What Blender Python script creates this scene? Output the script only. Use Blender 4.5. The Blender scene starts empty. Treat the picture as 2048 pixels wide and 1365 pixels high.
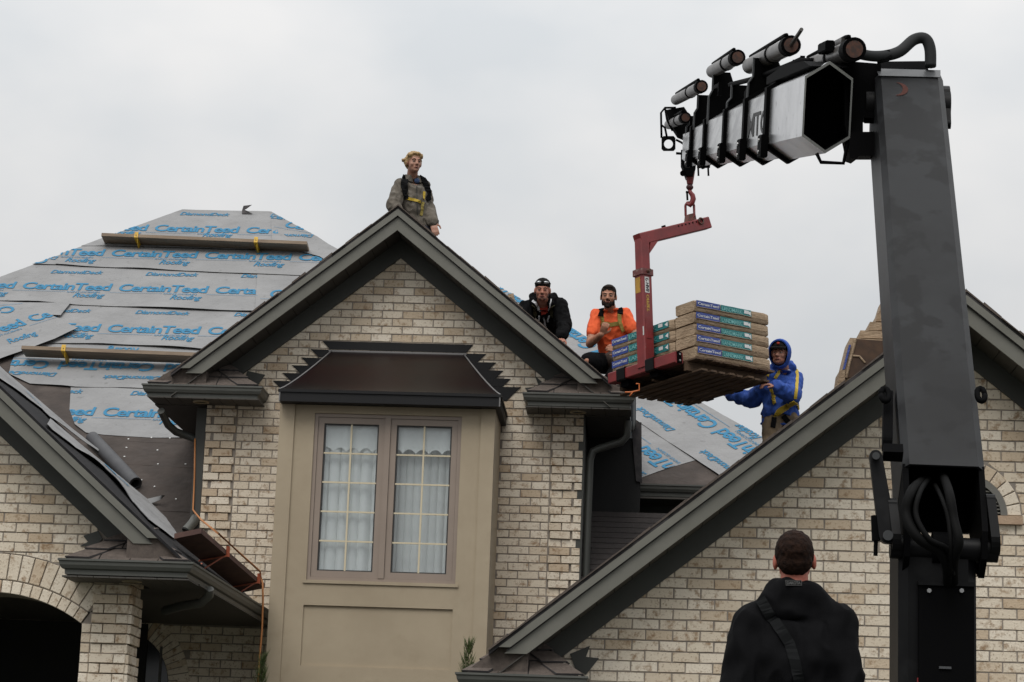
import bpy, bmesh, math, random
from mathutils import Vector as V, Matrix, noise
from mathutils.bvhtree import BVHTree
random.seed(7)
scene = bpy.context.scene
COL = scene.collection
rad = math.radians
# ------------------------------------------------------------------ camera
FPX = 4700.0                                   # focal length in photo pixels (2048 wide)
YAW, PITCH, ROLL = rad(3.4), rad(11.9), rad(2.1)
CAM = V((0, -23.5, 1.6))
cf = V((-math.sin(YAW)*math.cos(PITCH), math.cos(YAW)*math.cos(PITCH), math.sin(PITCH)))
r0 = V((math.cos(YAW), math.sin(YAW), 0)); u0 = r0.cross(cf)
cr = r0*math.cos(ROLL) + u0*math.sin(ROLL); cu = -r0*math.sin(ROLL) + u0*math.cos(ROLL)
cam = bpy.data.objects.new('camera', bpy.data.cameras.new('camera')); COL.objects.link(cam)
cam.matrix_world = Matrix(((cr.x, cu.x, -cf.x, CAM.x), (cr.y, cu.y, -cf.y, CAM.y), (cr.z, cu.z, -cf.z, CAM.z), (0, 0, 0, 1)))
cam.data.sensor_width = 36; cam.data.lens = 36*FPX/2048
cam.data.clip_start = .1; cam.data.clip_end = 2000
scene.camera = cam
# ------------------------------------------------------------------ sky, sun, exposure
SUN_EL, SUN_AZ = 57, 195                        # degrees; azimuth clockwise from +Y
world = bpy.data.worlds.new('World'); scene.world = world; world.use_nodes = True
wn, wl = world.node_tree.nodes, world.node_tree.links
wn.clear()
wo = wn.new('ShaderNodeOutputWorld'); bg = wn.new('ShaderNodeBackground'); wl.new(bg.outputs[0], wo.inputs[0])
tc = wn.new('ShaderNodeTexCoord'); sep = wn.new('ShaderNodeSeparateXYZ'); wl.new(tc.outputs['Generated'], sep.inputs[0])
elr = wn.new('ShaderNodeMapRange'); elr.inputs[1].default_value = 0; elr.inputs[2].default_value = 1
elr.inputs[3].default_value = .385; elr.inputs[4].default_value = 1.35; wl.new(sep.outputs[2], elr.inputs[0])
nz = wn.new('ShaderNodeTexNoise'); nz.inputs['Scale'].default_value = 7.0; nz.inputs['Detail'].default_value = 4; nz.inputs['Roughness'].default_value = .5
mp = wn.new('ShaderNodeMapping'); mp.inputs['Scale'].default_value = (1, 1, 1.7); mp.inputs['Location'].default_value = (.35, 0, .2)
wl.new(tc.outputs['Generated'], mp.inputs[0]); wl.new(mp.outputs[0], nz.inputs[0])
cramp = wn.new('ShaderNodeValToRGB'); wl.new(nz.outputs[0], cramp.inputs[0])
cramp.color_ramp.elements[0].position = .33; cramp.color_ramp.elements[0].color = (.865, .90, .93, 1)
cramp.color_ramp.elements[1].position = .66; cramp.color_ramp.elements[1].color = (1.055, 1.05, 1.045, 1)
cmul = wn.new('ShaderNodeVectorMath'); cmul.operation = 'SCALE'; wl.new(cramp.outputs[0], cmul.inputs[0]); wl.new(elr.outputs[0], cmul.inputs['Scale'])
sky = wn.new('ShaderNodeTexSky'); sky.sky_type = 'NISHITA'; sky.sun_disc = False
sky.sun_elevation = rad(SUN_EL); sky.sun_rotation = rad(SUN_AZ); sky.air_density = 1; sky.dust_density = 6
smul = wn.new('ShaderNodeVectorMath'); smul.operation = 'SCALE'; smul.inputs['Scale'].default_value = .05; wl.new(sky.outputs[0], smul.inputs[0])
cmix = wn.new('ShaderNodeMix'); cmix.data_type = 'RGBA'; cmix.inputs[0].default_value = .94      # a closed cloud deck in front of the sky
wl.new(smul.outputs[0], cmix.inputs['A']); wl.new(cmul.outputs[0], cmix.inputs['B'])
wl.new(cmix.outputs['Result'], bg.inputs[0]); bg.inputs[1].default_value = 1.0
sd = bpy.data.lights.new('sun', 'SUN'); sd.energy = 1.5; sd.angle = rad(35); sd.color = (1, .97, .92)
sun = bpy.data.objects.new('sun', sd); COL.objects.link(sun)
sv = V((math.sin(rad(SUN_AZ))*math.cos(rad(SUN_EL)), math.cos(rad(SUN_AZ))*math.cos(rad(SUN_EL)), math.sin(rad(SUN_EL))))
sun.rotation_euler = sv.to_track_quat('Z', 'Y').to_euler(); sun.location = (0, -10, 30)
scene.view_settings.view_transform = 'Standard'; scene.view_settings.look = 'None'
scene.view_settings.gamma = 1; scene.view_settings.use_curve_mapping = False
scene.view_settings.exposure = .3
scene.cycles.max_bounces = 6; scene.cycles.transparent_max_bounces = 12
scene.cycles.use_denoising = True

# ------------------------------------------------------------------ helpers
def W(px, py, y):                               # photo pixel -> point at world depth y
    d = cf + cr*((px-1024)/FPX) + cu*((682.5-py)/FPX)
    return CAM + d*((y-CAM.y)/d.y)
def Q(p):
    d = V(p)-CAM; k = d.dot(cf)
    return (1024+FPX*d.dot(cr)/k, 682.5-FPX*d.dot(cu)/k)
MAINN = V((0, -.75, 1)); MAIND = 4.275          # main roof plane z = .75 y + 4.275
def R(px, py, off=0.0):                         # photo pixel -> point on the main roof
    d = cf + cr*((px-1024)/FPX) + cu*((682.5-py)/FPX)
    return CAM + d*((MAIND+off-MAINN.dot(CAM))/MAINN.dot(d))

def setp(o, label=None, cat=None, group=None, kind=None):
    if label: o['label'] = label
    if cat: o['category'] = cat
    if group: o['group'] = group
    if kind: o['kind'] = kind
    return o
def link(name, me, parent=None):
    o = bpy.data.objects.new(name, me); COL.objects.link(o)
    if parent: o.parent = parent
    return o
def empty(name, loc, label, cat, group=None):
    o = bpy.data.objects.new(name, None); COL.objects.link(o); o.location = loc; o.empty_display_size = .2
    return setp(o, label, cat, group)
class MB:
    def __init__(s): s.v = []; s.f = []; s.m = []; s.t = []; s.tone = 0.0
    def add(s, vs, fs, mi=0):
        b = len(s.v); s.v += [V(p) for p in vs]
        for f in fs: s.f.append([b+i for i in f]); s.m.append(mi); s.t.append(s.tone)
        return s
    def box(s, c, size, M=None, mi=0):
        hx, hy, hz = size[0]/2, size[1]/2, size[2]/2
        vs = [V((x, y, z)) for x in (-hx, hx) for y in (-hy, hy) for z in (-hz, hz)]
        if M is not None: vs = [M @ p for p in vs]
        vs = [V(c)+p for p in vs]
        return s.add(vs, [(0, 1, 3, 2), (4, 6, 7, 5), (0, 4, 5, 1), (2, 3, 7, 6), (0, 2, 6, 4), (1, 5, 7, 3)], mi)
    def bb(s, x0, x1, y0, y1, z0, z1, mi=0): return s.box(((x0+x1)/2, (y0+y1)/2, (z0+z1)/2), (x1-x0, y1-y0, z1-z0), None, mi)
    def bar(s, a, b, w, h, up=V((0, 0, 1)), mi=0, bev=0.0):   # box from a to b, w across, h along up
        a, b, up = V(a), V(b), V(up); d = (b-a).normalized(); sd_ = d.cross(up)
        sd_ = sd_.normalized() if sd_.length > 1e-6 else d.orthogonal().normalized()
        up = sd_.cross(d).normalized()
        if bev <= 0:
            ring = [(-w/2, -h/2), (w/2, -h/2), (w/2, h/2), (-w/2, h/2)]
        else:
            e = bev; ring = [(-w/2+e, -h/2), (w/2-e, -h/2), (w/2, -h/2+e), (w/2, h/2-e), (w/2-e, h/2), (-w/2+e, h/2), (-w/2, h/2-e), (-w/2, -h/2+e)]
        n = len(ring)
        vs = [a+sd_*x+up*z for x, z in ring]+[b+sd_*x+up*z for x, z in ring]
        return s.add(vs, [tuple(range(n-1, -1, -1)), tuple(range(n, 2*n))]+[(i, (i+1) % n, n+(i+1) % n, n+i) for i in range(n)], mi)
    def prism(s, pts, ext, mi=0):               # planar polygon pts extruded by ext
        n = len(pts); pts = [V(p) for p in pts]; ext = V(ext)
        nrm = V((0, 0, 0))
        for i in range(n): nrm += pts[i].cross(pts[(i+1) % n])
        if nrm.dot(ext) > 0: pts = pts[::-1]
        vs = pts+[p+ext for p in pts]
        return s.add(vs, [tuple(range(n)), tuple(range(2*n-1, n-1, -1))]+[(i, n+i, n+(i+1) % n, (i+1) % n) for i in range(n)], mi)
    def loft(s, rings, mi=0, closed=True, caps=True):
        n = len(rings[0]); b = [p for r_ in rings for p in r_]; fs = []
        for k in range(len(rings)-1):
            for i in range(n if closed else n-1):
                j = (i+1) % n; fs.append((k*n+i, k*n+j, (k+1)*n+j, (k+1)*n+i))
        if caps: fs += [tuple(range(n-1, -1, -1)), tuple(range((len(rings)-1)*n, len(rings)*n))]
        return s.add(b, fs, mi)
    def tube(s, pts, r, n=8, mi=0, rs=None):
        pts = [V(p) for p in pts]; rings = []; up = None
        for i, p in enumerate(pts):
            d = (pts[min(i+1, len(pts)-1)]-pts[max(i-1, 0)]).normalized()
            if up is None: up = d.orthogonal().normalized()
            up = (up-d*up.dot(d)).normalized(); sd_ = d.cross(up); q = rs[i] if rs else r
            rings.append([p+(up*math.cos(2*math.pi*k/n)+sd_*math.sin(2*math.pi*k/n))*q for k in range(n)])
        return s.loft(rings, mi)
    def cyl(s, a, b, r, n=16, mi=0, r2=None): return s.tube([a, b], r, n, mi, [r, r if r2 is None else r2])
    def cap(s, a, b, ra, rb, n=12, mi=0):       # tapered capsule
        a, b = V(a), V(b); d = (b-a); L = d.length; d = d/L if L > 1e-6 else V((0, 0, 1))
        up = d.orthogonal().normalized(); sd_ = d.cross(up); rings = []
        for k in range(4):
            t = -math.pi/2+math.pi/2*(k+.35)/3.35; rings.append((a+d*ra*math.sin(t), ra*math.cos(t)))
        for k in range(4):
            t = math.pi/2*k/3.35; rings.append((b+d*rb*math.sin(t), rb*math.cos(t)))
        return s.loft([[c+(up*math.cos(2*math.pi*i/n)+sd_*math.sin(2*math.pi*i/n))*q for i in range(n)] for c, q in rings], mi)
    def ell(s, c, rr, M=None, n=14, mi=0):
        rings = []
        for k in range(9):
            t = -math.pi/2+math.pi*(k+.25)/8.5; ring = []
            for i in range(n):
                p = V((rr[0]*math.cos(t)*math.cos(2*math.pi*i/n), rr[1]*math.cos(t)*math.sin(2*math.pi*i/n), rr[2]*math.sin(t)))
                ring.append(V(c)+(M @ p if M is not None else p))
            rings.append(ring)
        return s.loft(rings, mi)
    def hull(s, pts, mi=0):
        bm = bmesh.new()
        for p in pts: bm.verts.new(V(p))
        r_ = bmesh.ops.convex_hull(bm, input=bm.verts)
        bmesh.ops.dissolve_limit(bm, angle_limit=.02, verts=bm.verts, edges=bm.edges)
        bm.verts.index_update()
        vs = [v.co.copy() for v in bm.verts]; fs = [[v.index for v in f.verts] for f in bm.faces]; bm.free()
        return s.add(vs, fs, mi)
    def mesh(s, name, mats, smooth=False, tones=False):
        me = bpy.data.meshes.new(name); me.from_pydata([tuple(p) for p in s.v], [], s.f)
        for m in (mats if isinstance(mats, (list, tuple)) else [mats]): me.materials.append(m)
        me.polygons.foreach_set('material_index', s.m)
        if smooth is not False:
            me.polygons.foreach_set('use_smooth', [True]*len(s.f))
            if smooth is not True:
                me.set_sharp_from_angle(angle=rad(smooth))
        if tones:
            at = me.attributes.new('tone', 'FLOAT', 'FACE'); at.data.foreach_set('value', s.t)
        me.update(); return me
    def build(s, name, mats, parent=None, smooth=False, org=None, tones=False):
        # mesh in world coordinates -> object with a local origin
        if parent is not None and org is None: org = world_loc(parent)
        if org is None: org = V((0, 0, 0))
        org = V(org); s.v = [p-org for p in s.v]
        me = s.mesh(name, mats, smooth, tones); o = link(name, me, parent)
        if parent is None: o.location = org
        return o
def world_loc(o):
    p = V((0, 0, 0))
    while o: p += o.location; o = o.parent
    return p

# ------------------------------------------------------------------ materials
def mat(name, col, rough=.6, metal=0.0, var=None, bump=None, spec=.5, spots=None, emit=None, coat=0):
    m = bpy.data.materials.new(name); m.use_nodes = True; n, l = m.node_tree.nodes, m.node_tree.links
    b = n['Principled BSDF']; b.inputs['Base Color'].default_value = (*col, 1); b.inputs['Roughness'].default_value = rough
    b.inputs['Metallic'].default_value = metal; b.inputs['Specular IOR Level'].default_value = spec
    b.inputs['Coat Weight'].default_value = coat
    g = n.new('ShaderNodeNewGeometry'); cs = None
    if var:                                     # (colour 2, scale, low, high[, stretch])
        t = n.new('ShaderNodeTexNoise'); t.inputs['Scale'].default_value = var[1]; t.inputs['Detail'].default_value = 5; t.inputs['Roughness'].default_value = .6
        src = g.outputs['Position']
        if len(var) > 4:
            q = n.new('ShaderNodeMapping'); q.inputs['Scale'].default_value = var[4]; l.new(src, q.inputs[0]); src = q.outputs[0]
        l.new(src, t.inputs['Vector'])
        r_ = n.new('ShaderNodeMapRange'); r_.inputs[1].default_value = var[2]; r_.inputs[2].default_value = var[3]; l.new(t.outputs[0], r_.inputs[0])
        x = n.new('ShaderNodeMix'); x.data_type = 'RGBA'; x.inputs['A'].default_value = (*col, 1); x.inputs['B'].default_value = (*var[0], 1)
        l.new(r_.outputs[0], x.inputs[0]); cs = x.outputs['Result']
    if spots:
        t = n.new('ShaderNodeTexNoise'); t.inputs['Scale'].default_value = spots[1]; t.inputs['Detail'].default_value = 3; l.new(g.outputs['Position'], t.inputs['Vector'])
        r_ = n.new('ShaderNodeMapRange'); r_.inputs[1].default_value = spots[2]; r_.inputs[2].default_value = spots[3]; l.new(t.outputs[0], r_.inputs[0])
        x = n.new('ShaderNodeMix'); x.data_type = 'RGBA'; x.inputs['A'].default_value = (*col, 1); x.inputs['B'].default_value = (*spots[0], 1)
        if cs: l.new(cs, x.inputs['A'])
        l.new(r_.outputs[0], x.inputs[0]); cs = x.outputs['Result']
    if cs: l.new(cs, b.inputs['Base Color'])
    if bump:                                    # (scale, distance[, stretch])
        t = n.new('ShaderNodeTexNoise'); t.inputs['Scale'].default_value = bump[0]; t.inputs['Detail'].default_value = 4
        src = g.outputs['Position']
        if len(bump) > 2:
            q = n.new('ShaderNodeMapping'); q.inputs['Scale'].default_value = bump[2]; l.new(src, q.inputs[0]); src = q.outputs[0]
        l.new(src, t.inputs['Vector'])
        bp = n.new('ShaderNodeBump'); bp.inputs['Distance'].default_value = bump[1]; bp.inputs['Strength'].default_value = 1
        l.new(t.outputs[0], bp.inputs['Height']); l.new(bp.outputs[0], b.inputs['Normal'])
    return m
def brick_mat():
    m = bpy.data.materials.new('brick'); m.use_nodes = True; n, l = m.node_tree.nodes, m.node_tree.links
    b = n['Principled BSDF']; b.inputs['Roughness'].default_value = .9; b.inputs['Specular IOR Level'].default_value = .2
    g = n.new('ShaderNodeNewGeometry'); oi = n.new('ShaderNodeObjectInfo'); at = n.new('ShaderNodeAttribute'); at.attribute_name = 'tone'
    ad = n.new('ShaderNodeMath'); ad.operation = 'ADD'; l.new(oi.outputs['Random'], ad.inputs[0]); l.new(at.outputs['Fac'], ad.inputs[1])
    fr = n.new('ShaderNodeMath'); fr.operation = 'FRACT'; l.new(ad.outputs[0], fr.inputs[0])
    ra = n.new('ShaderNodeValToRGB'); l.new(fr.outputs[0], ra.inputs[0]); e = ra.color_ramp.elements
    e[0].position = 0; e[0].color = (.73, .655, .545, 1); e[1].position = 1; e[1].color = (.50, .39, .275, 1)
    for p, c in ((.4, (.67, .59, .475)), (.74, (.63, .545, .43)), (.9, (.57, .47, .35))):
        k = e.new(p); k.color = (*c, 1)
    # tan bruises, more on some bricks than on others
    of = n.new('ShaderNodeVectorMath'); of.operation = 'MULTIPLY_ADD'; l.new(fr.outputs[0], of.inputs[0]); of.inputs[1].default_value = (9, 5, 7); l.new(g.outputs['Position'], of.inputs[2])
    t1 = n.new('ShaderNodeTexNoise'); t1.inputs['Scale'].default_value = 13; t1.inputs['Detail'].default_value = 5; t1.inputs['Roughness'].default_value = .68; l.new(of.outputs[0], t1.inputs['Vector'])
    m1 = n.new('ShaderNodeMapRange'); m1.inputs[1].default_value = .53; m1.inputs[2].default_value = .68; m1.inputs[4].default_value = .9; l.new(t1.outputs[0], m1.inputs[0])
    x1 = n.new('ShaderNodeMix'); x1.data_type = 'RGBA'; x1.inputs['B'].default_value = (.27, .17, .095, 1); l.new(ra.outputs[0], x1.inputs['A']); l.new(m1.outputs[0], x1.inputs[0])
    t2 = n.new('ShaderNodeTexNoise'); t2.inputs['Scale'].default_value = 55; t2.inputs['Detail'].default_value = 3; l.new(of.outputs[0], t2.inputs['Vector'])
    m2 = n.new('ShaderNodeMapRange'); m2.inputs[1].default_value = .58; m2.inputs[2].default_value = .72; m2.inputs[4].default_value = .65; l.new(t2.outputs[0], m2.inputs[0])
    x2 = n.new('ShaderNodeMix'); x2.data_type = 'RGBA'; x2.inputs['B'].default_value = (.24, .16, .10, 1); l.new(x1.outputs['Result'], x2.inputs['A']); l.new(m2.outputs[0], x2.inputs[0])
    l.new(x2.outputs['Result'], b.inputs['Base Color'])
    bp = n.new('ShaderNodeBump'); bp.inputs['Distance'].default_value = .004; l.new(t2.outputs[0], bp.inputs['Height']); l.new(bp.outputs[0], b.inputs['Normal'])
    return m
BRICK = brick_mat()
MORTAR = mat('mortar', (.27, .235, .20), .95, var=((.20, .175, .15), 9, .4, .65))
FASCIA = mat('olive_grey_aluminium', (.135, .132, .112), .5, var=((.11, .108, .09), 4, .35, .7))
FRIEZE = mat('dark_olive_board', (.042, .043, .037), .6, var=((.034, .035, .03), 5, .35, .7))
SOFFIT = mat('dark_soffit', (.05, .045, .038), .65)
GUTTER = mat('gutter_metal', (.082, .084, .075), .5, var=((.066, .068, .06), 6, .35, .7))
SHINGLE = mat('asphalt_shingle', (.105, .084, .071), .95, var=((.07, .055, .047), 26, .35, .65), bump=(300, .003), spots=((.15, .125, .11), 180, .62, .7))
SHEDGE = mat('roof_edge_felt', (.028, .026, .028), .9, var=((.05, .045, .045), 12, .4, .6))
STUCCO = mat('beige_stucco', (.385, .32, .23), .93, var=((.335, .275, .195), 1.6, .35, .68), bump=(260, .0025), spots=((.33, .27, .19), 5, .60, .80))
VINYL = mat('taupe_vinyl', (.27, .215, .175), .45, var=((.24, .19, .155), 3, .3, .7))
MUNT = mat('cream_muntin', (.56, .49, .345), .5)
COPPER = mat('brown_coated_metal', (.0045, .003, .003), .3, .0, var=((.0085, .0022, .0022), 1.6, .38, .62, (.6, .5, 2.2)), spots=((.007, .0065, .0065), 9, .62, .8), spec=.3)
BLKFELT = mat('black_felt', (.013, .013, .0145), .9, var=((.022, .021, .022), 6, .4, .65), spec=.15)
BLACKM = mat('black_flashing', (.009, .009, .010), .6, spec=.25)
LEAD = mat('grey_seam', (.15, .145, .145), .5)
FELT = mat('brown_felt', (.052, .040, .034), .95, var=((.037, .029, .025), 3.5, .35, .65), bump=(5, .03), spots=((.075, .06, .052), 2.2, .60, .8, ))
WRAP = mat('grey_underlayment', (.24, .24, .242), .85, var=((.20, .20, .202), 1.6, .35, .65), bump=(3.6, .06, (1, .5, 1.3)), spots=((.16, .16, .16), 11, .64, .78), spec=.2)
WRAPU = mat('underlayment_backing', (.03, .03, .032), .8)
BLUEINK = mat('blue_print', (.038, .165, .285), .8, spec=.2)
ORANGE = mat('orange_cord', (.40, .16, .05), .6)
YELLOW = mat('yellow_steel', (.60, .36, .02), .45, var=((.42, .24, .02), 20, .45, .7))
WOOD = mat('grey_plank_wood', (.25, .19, .135), .85, var=((.17, .125, .09), 7, .35, .65, (.35, 3, 3)), bump=(40, .003, (.1, 1, 1)))
WOODR = mat('red_brown_plank', (.12, .062, .048), .8, var=((.08, .042, .035), 9, .35, .65))
GLASS = bpy.data.materials.new('window_glass'); GLASS.use_nodes = True
_n, _l = GLASS.node_tree.nodes, GLASS.node_tree.links; _n.clear()
_o = _n.new('ShaderNodeOutputMaterial'); _mx = _n.new('ShaderNodeMixShader'); _t = _n.new('ShaderNodeBsdfTransparent'); _gl = _n.new('ShaderNodeBsdfGlossy'); _lw = _n.new('ShaderNodeLayerWeight'); _pw = _n.new('ShaderNodeMath'); _pw.operation = 'POWER'; _pw.inputs[1].default_value = 5; _l.new(_lw.outputs['Facing'], _pw.inputs[0]); _fr = _n.new('ShaderNodeMapRange'); _fr.inputs[3].default_value = .09; _fr.inputs[4].default_value = 1; _l.new(_pw.outputs[0], _fr.inputs[0])
_t.inputs[0].default_value = (.83, .86, .875, 1); _gl.inputs['Roughness'].default_value = .03
_l.new(_fr.outputs[0], _mx.inputs[0]); _l.new(_t.outputs[0], _mx.inputs[1]); _l.new(_gl.outputs[0], _mx.inputs[2]); _l.new(_mx.outputs[0], _o.inputs[0])
CURTAIN = mat('sheer_curtain', (.90, .92, .90), .9)
_n, _l = CURTAIN.node_tree.nodes, CURTAIN.node_tree.links; _tr = _n.new('ShaderNodeBsdfTransparent'); _ms = _n.new('ShaderNodeMixShader'); _ms.inputs[0].default_value = .74
_l.new(_tr.outputs[0], _ms.inputs[1]); _l.new(_n['Principled BSDF'].outputs[0], _ms.inputs[2]); _l.new(_ms.outputs[0], _n['Material Output'].inputs[0])
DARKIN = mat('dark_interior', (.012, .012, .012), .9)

# ------------------------------------------------------------------ printed lettering
_tc = {}
def text_geo(txt, size=1.0, bold=0.0, shear=0.0, xs=1.0, sp=.9):
    k = (txt, bold, shear, xs, sp)
    if k not in _tc:
        cu_ = bpy.data.curves.new('t', 'FONT'); cu_.body = txt; cu_.size = 1; cu_.offset = bold; cu_.shear = shear; cu_.resolution_u = 3; cu_.space_character = sp
        o = bpy.data.objects.new('t', cu_); COL.objects.link(o)
        me = bpy.data.meshes.new_from_object(o.evaluated_get(bpy.context.evaluated_depsgraph_get()))
        vs = [(v.co.x*xs, v.co.y) for v in me.vertices]; fs = [tuple(p.vertices) for p in me.polygons]
        bpy.data.objects.remove(o); bpy.data.curves.remove(cu_); bpy.data.meshes.remove(me)
        x0 = min(v[0] for v in vs); x1 = max(v[0] for v in vs)
        _tc[k] = ([(v[0]-x0, v[1]) for v in vs], fs, x1-x0)
    vs, fs, w = _tc[k]
    return [(x*size, y*size) for x, y in vs], fs, w*size
def put_text(mb, txt, O, s, t, width=None, size=None, n=None, off=.003, mi=0, **kw):
    """lettering on the plane O + s*x + t*y, either scaled to a width or with a size"""
    vs, fs, w = text_geo(txt, 1.0, **kw)
    k = (width/w) if width else size; ky = size if size else k
    n = V(s).cross(V(t)).normalized() if n is None else V(n)
    mb.add([V(O)+V(s)*(x*k)+V(t)*(y*ky)+n*off for x, y in vs], fs, mi)
# ================================================================== GROUND
gm = MB(); gm.add([(-300, -300, 0), (300, -300, 0), (300, 400, 0), (-300, 400, 0)], [(0, 1, 2, 3)])
setp(gm.build('ground', mat('lawn_and_drive', (.042, .05, .03), .95, var=((.06, .056, .045), .8, .4, .6), bump=(30, .02))), kind='structure')

# ================================================================== HOUSE
house = empty('brick_house', (-.5, 2, 0), 'large cream brick house with steep gables, its roof stripped and wrapped in grey underlayment', 'house')
# ---- bricks
BL, BH, JT = .2125, .0825, .011
BR = []                                         # (corner points, outward normal, proud, wall)
def clip2(poly, clip):
    out = poly
    for i in range(len(clip)):
        a, b = clip[i], clip[(i+1) % len(clip)]; inp = out; out = []
        def sdn(p): return (b[0]-a[0])*(p[1]-a[1])-(b[1]-a[1])*(p[0]-a[0])
        for k in range(len(inp)):
            p, q = inp[k], inp[(k+1) % len(inp)]; sp, sq = sdn(p), sdn(q)
            if sp >= 0: out.append(p)
            if sp*sq < 0: t = sp/(sp-sq); out.append((p[0]+(q[0]-p[0])*t, p[1]+(q[1]-p[1])*t))
        if len(out) < 3: return []
    return out
def area2(p): return abs(sum(p[i][0]*p[(i+1) % len(p)][1]-p[(i+1) % len(p)][0]*p[i][1] for i in range(len(p)))/2)
def ccw(p):
    s_ = sum(p[i][0]*p[(i+1) % len(p)][1]-p[(i+1) % len(p)][0]*p[i][1] for i in range(len(p)))
    return p if s_ > 0 else p[::-1]
class Fr:                                       # wall frame: O + u*a + v*b, outward n
    def __init__(s, O, u, n): s.O = V(O); s.u = V(u); s.v = V((0, 0, 1)); s.n = V(n)
    def p(s, a, b, d=0.0): return s.O+s.u*a+s.v*b+s.n*d
def lay(wall, fr, clip, ext, segs=None, skip=None, cut=None, ph=0.0):
    u0, u1, v0, v1 = ext; clip = ccw(clip) if clip else None
    j0 = math.floor(v0/BH); j1 = math.ceil(v1/BH)
    for j in range(j0, j1):
        for (a, b, pr) in (segs or [(u0, u1, 0)]):
            if pr and j % 6 == 0: pr = 0.0
            k = math.floor((a-ph)/BL)-1
            x = k*BL+ph+(BL/2 if j % 2 else 0)+random.uniform(-.004, .004)
            carry = False
            while x < b:
                xa, xb = max(x, a), min(x+BL, b)
                x += BL
                if xa == a and xb-xa < .055: carry = True; continue
                if carry: xa = a; carry = False
                if b-xb < .055: xb = b; x = b
                q = [(xa+JT/2, j*BH+JT/2), (xb-JT/2, j*BH+JT/2), (xb-JT/2, (j+1)*BH-JT/2), (xa+JT/2, (j+1)*BH-JT/2)]
                full = xb-xa > BL-.002
                q = clip2(q, clip) if clip else q
                if cut and q: q = cut(q)
                if not q or area2(q) < .0012: continue
                cx = sum(p[0] for p in q)/len(q); cz = sum(p[1] for p in q)/len(q)
                if skip and skip(cx, cz): continue
                q = [(p[0]+random.uniform(-.0018, .0018), p[1]+random.uniform(-.0018, .0018)) for p in q]
                BR.append(([fr.p(*p) for p in q], fr.n, .005+random.uniform(-.0015, .0035)+pr, wall))
def brick_into(mb, pts, n, pr):
    c = sum(pts, V((0, 0, 0)))/len(pts); k = len(pts); mb.tone = random.random()
    r0_ = [p-n*.02 for p in pts]; r1_ = [p+n*(pr-.004) for p in pts]
    r2_ = [p+(c-p).normalized()*.0055+n*pr for p in pts]
    base = [r0_, r1_, r2_]
    nn = (pts[1]-pts[0]).cross(pts[2]-pts[1])
    if nn.dot(n) < 0: base = [r[::-1] for r in base]
    fs = []
    for q in range(2):
        for i in range(k): fs.append((q*k+i, q*k+(i+1) % k, (q+1)*k+(i+1) % k, (q+1)*k+i))
    fs.append(tuple(range(2*k, 3*k)))
    mb.add([p for r in base for p in r], fs)
def slab(name, fr, poly, depth=.2):
    mb = MB(); mb.prism([fr.p(*p) for p in poly], -fr.n*depth)
    return mb.build(name, MORTAR, house)

# ---- generic roof pieces
def gable_trim(xc, zpk, pitch, yf, yw, xl, xr, zc, sides=(-1, 1), fz=(.215, .43), paneled=True):
    """rake boards, soffit boards and frieze of a gable; z(x) = zpk - pitch|x-xc| is the top of the roof at the front"""
    for s in sides:
        xe = xl if s < 0 else xr
        def pt(d, x): return zpk-d-pitch*abs(x-xc)
        def band(d0, d1, y0, y1, name, m, zcut, xin=0.0):
            xa = xc+s*xin
            def xat(d): return xc+s*(zpk-d-zcut)/pitch
            a = [(xa, pt(d0, xa)), (xat(d0), zcut), (xat(d1), zcut), (xa, pt(d1, xa))]
            mb = MB(); mb.prism([(x, y0, z) for x, z in a], (0, y1-y0, 0)); return mb.build(name, m, house)
        band(.028, .098, yf-.03, yf+.02, 'rake_moulding', FASCIA, zc+.045)
        band(.108, .245, yf, yf+.024, 'rake_board', FASCIA, zc-.0)
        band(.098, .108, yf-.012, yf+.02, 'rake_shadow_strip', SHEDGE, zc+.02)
        band(fz[0], fz[1], yw-.032, yw-.002, 'frieze_board', FRIEZE, zc-.12)
        # soffit boards under the overhang
        L = abs(xe-xc); nb = max(2, int(L/.13)); d = .235
        for i in range(nb):
            xa = xc+s*L*i/nb; xb = xc+s*(L*(i+1)/nb-.006)
            if i == 0: xa = xc+s*.004
            mb = MB(); mb.prism([(xa, yf+.024, pt(d, xa)), (xb, yf+.024, pt(d, xb)), (xb, yf+.024, pt(d-.012, xb)), (xa, yf+.024, pt(d-.012, xa))], (0, yw-.002-yf-.024, 0))
            mb.build('soffit_board', SOFFIT, house)
GPROF = [(0, 0), (0, -.016), (-.010, -.024), (-.014, -.05), (-.030, -.078), (-.052, -.088), (-.055, -.125), (-.14, -.125), (-.14, -.012), (-.02, -.012)]
def gutter(path, z, name='gutter'):
    """ogee gutter swept along a plan path; the outside is on the right of the walking direction"""
    n = len(path); rings = []
    P2 = [V((p[0], p[1])) for p in path]
    for i in range(n):
        def nr(a, b): d = (b-a).normalized(); return V((d.y, -d.x))
        if i == 0: m = nr(P2[0], P2[1]); k = 1
        elif i == n-1: m = nr(P2[-2], P2[-1]); k = 1
        else:
            a, b = nr(P2[i-1], P2[i]), nr(P2[i], P2[i+1]); m = (a+b).normalized(); k = 1/max(.3, m.dot(a))
        rings.append([V((P2[i].x+m.x*d*k, P2[i].y+m.y*d*k, z+h)) for d, h in GPROF])
    mb = MB(); mb.loft(rings); return mb.build(name, GUTTER, house)
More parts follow.
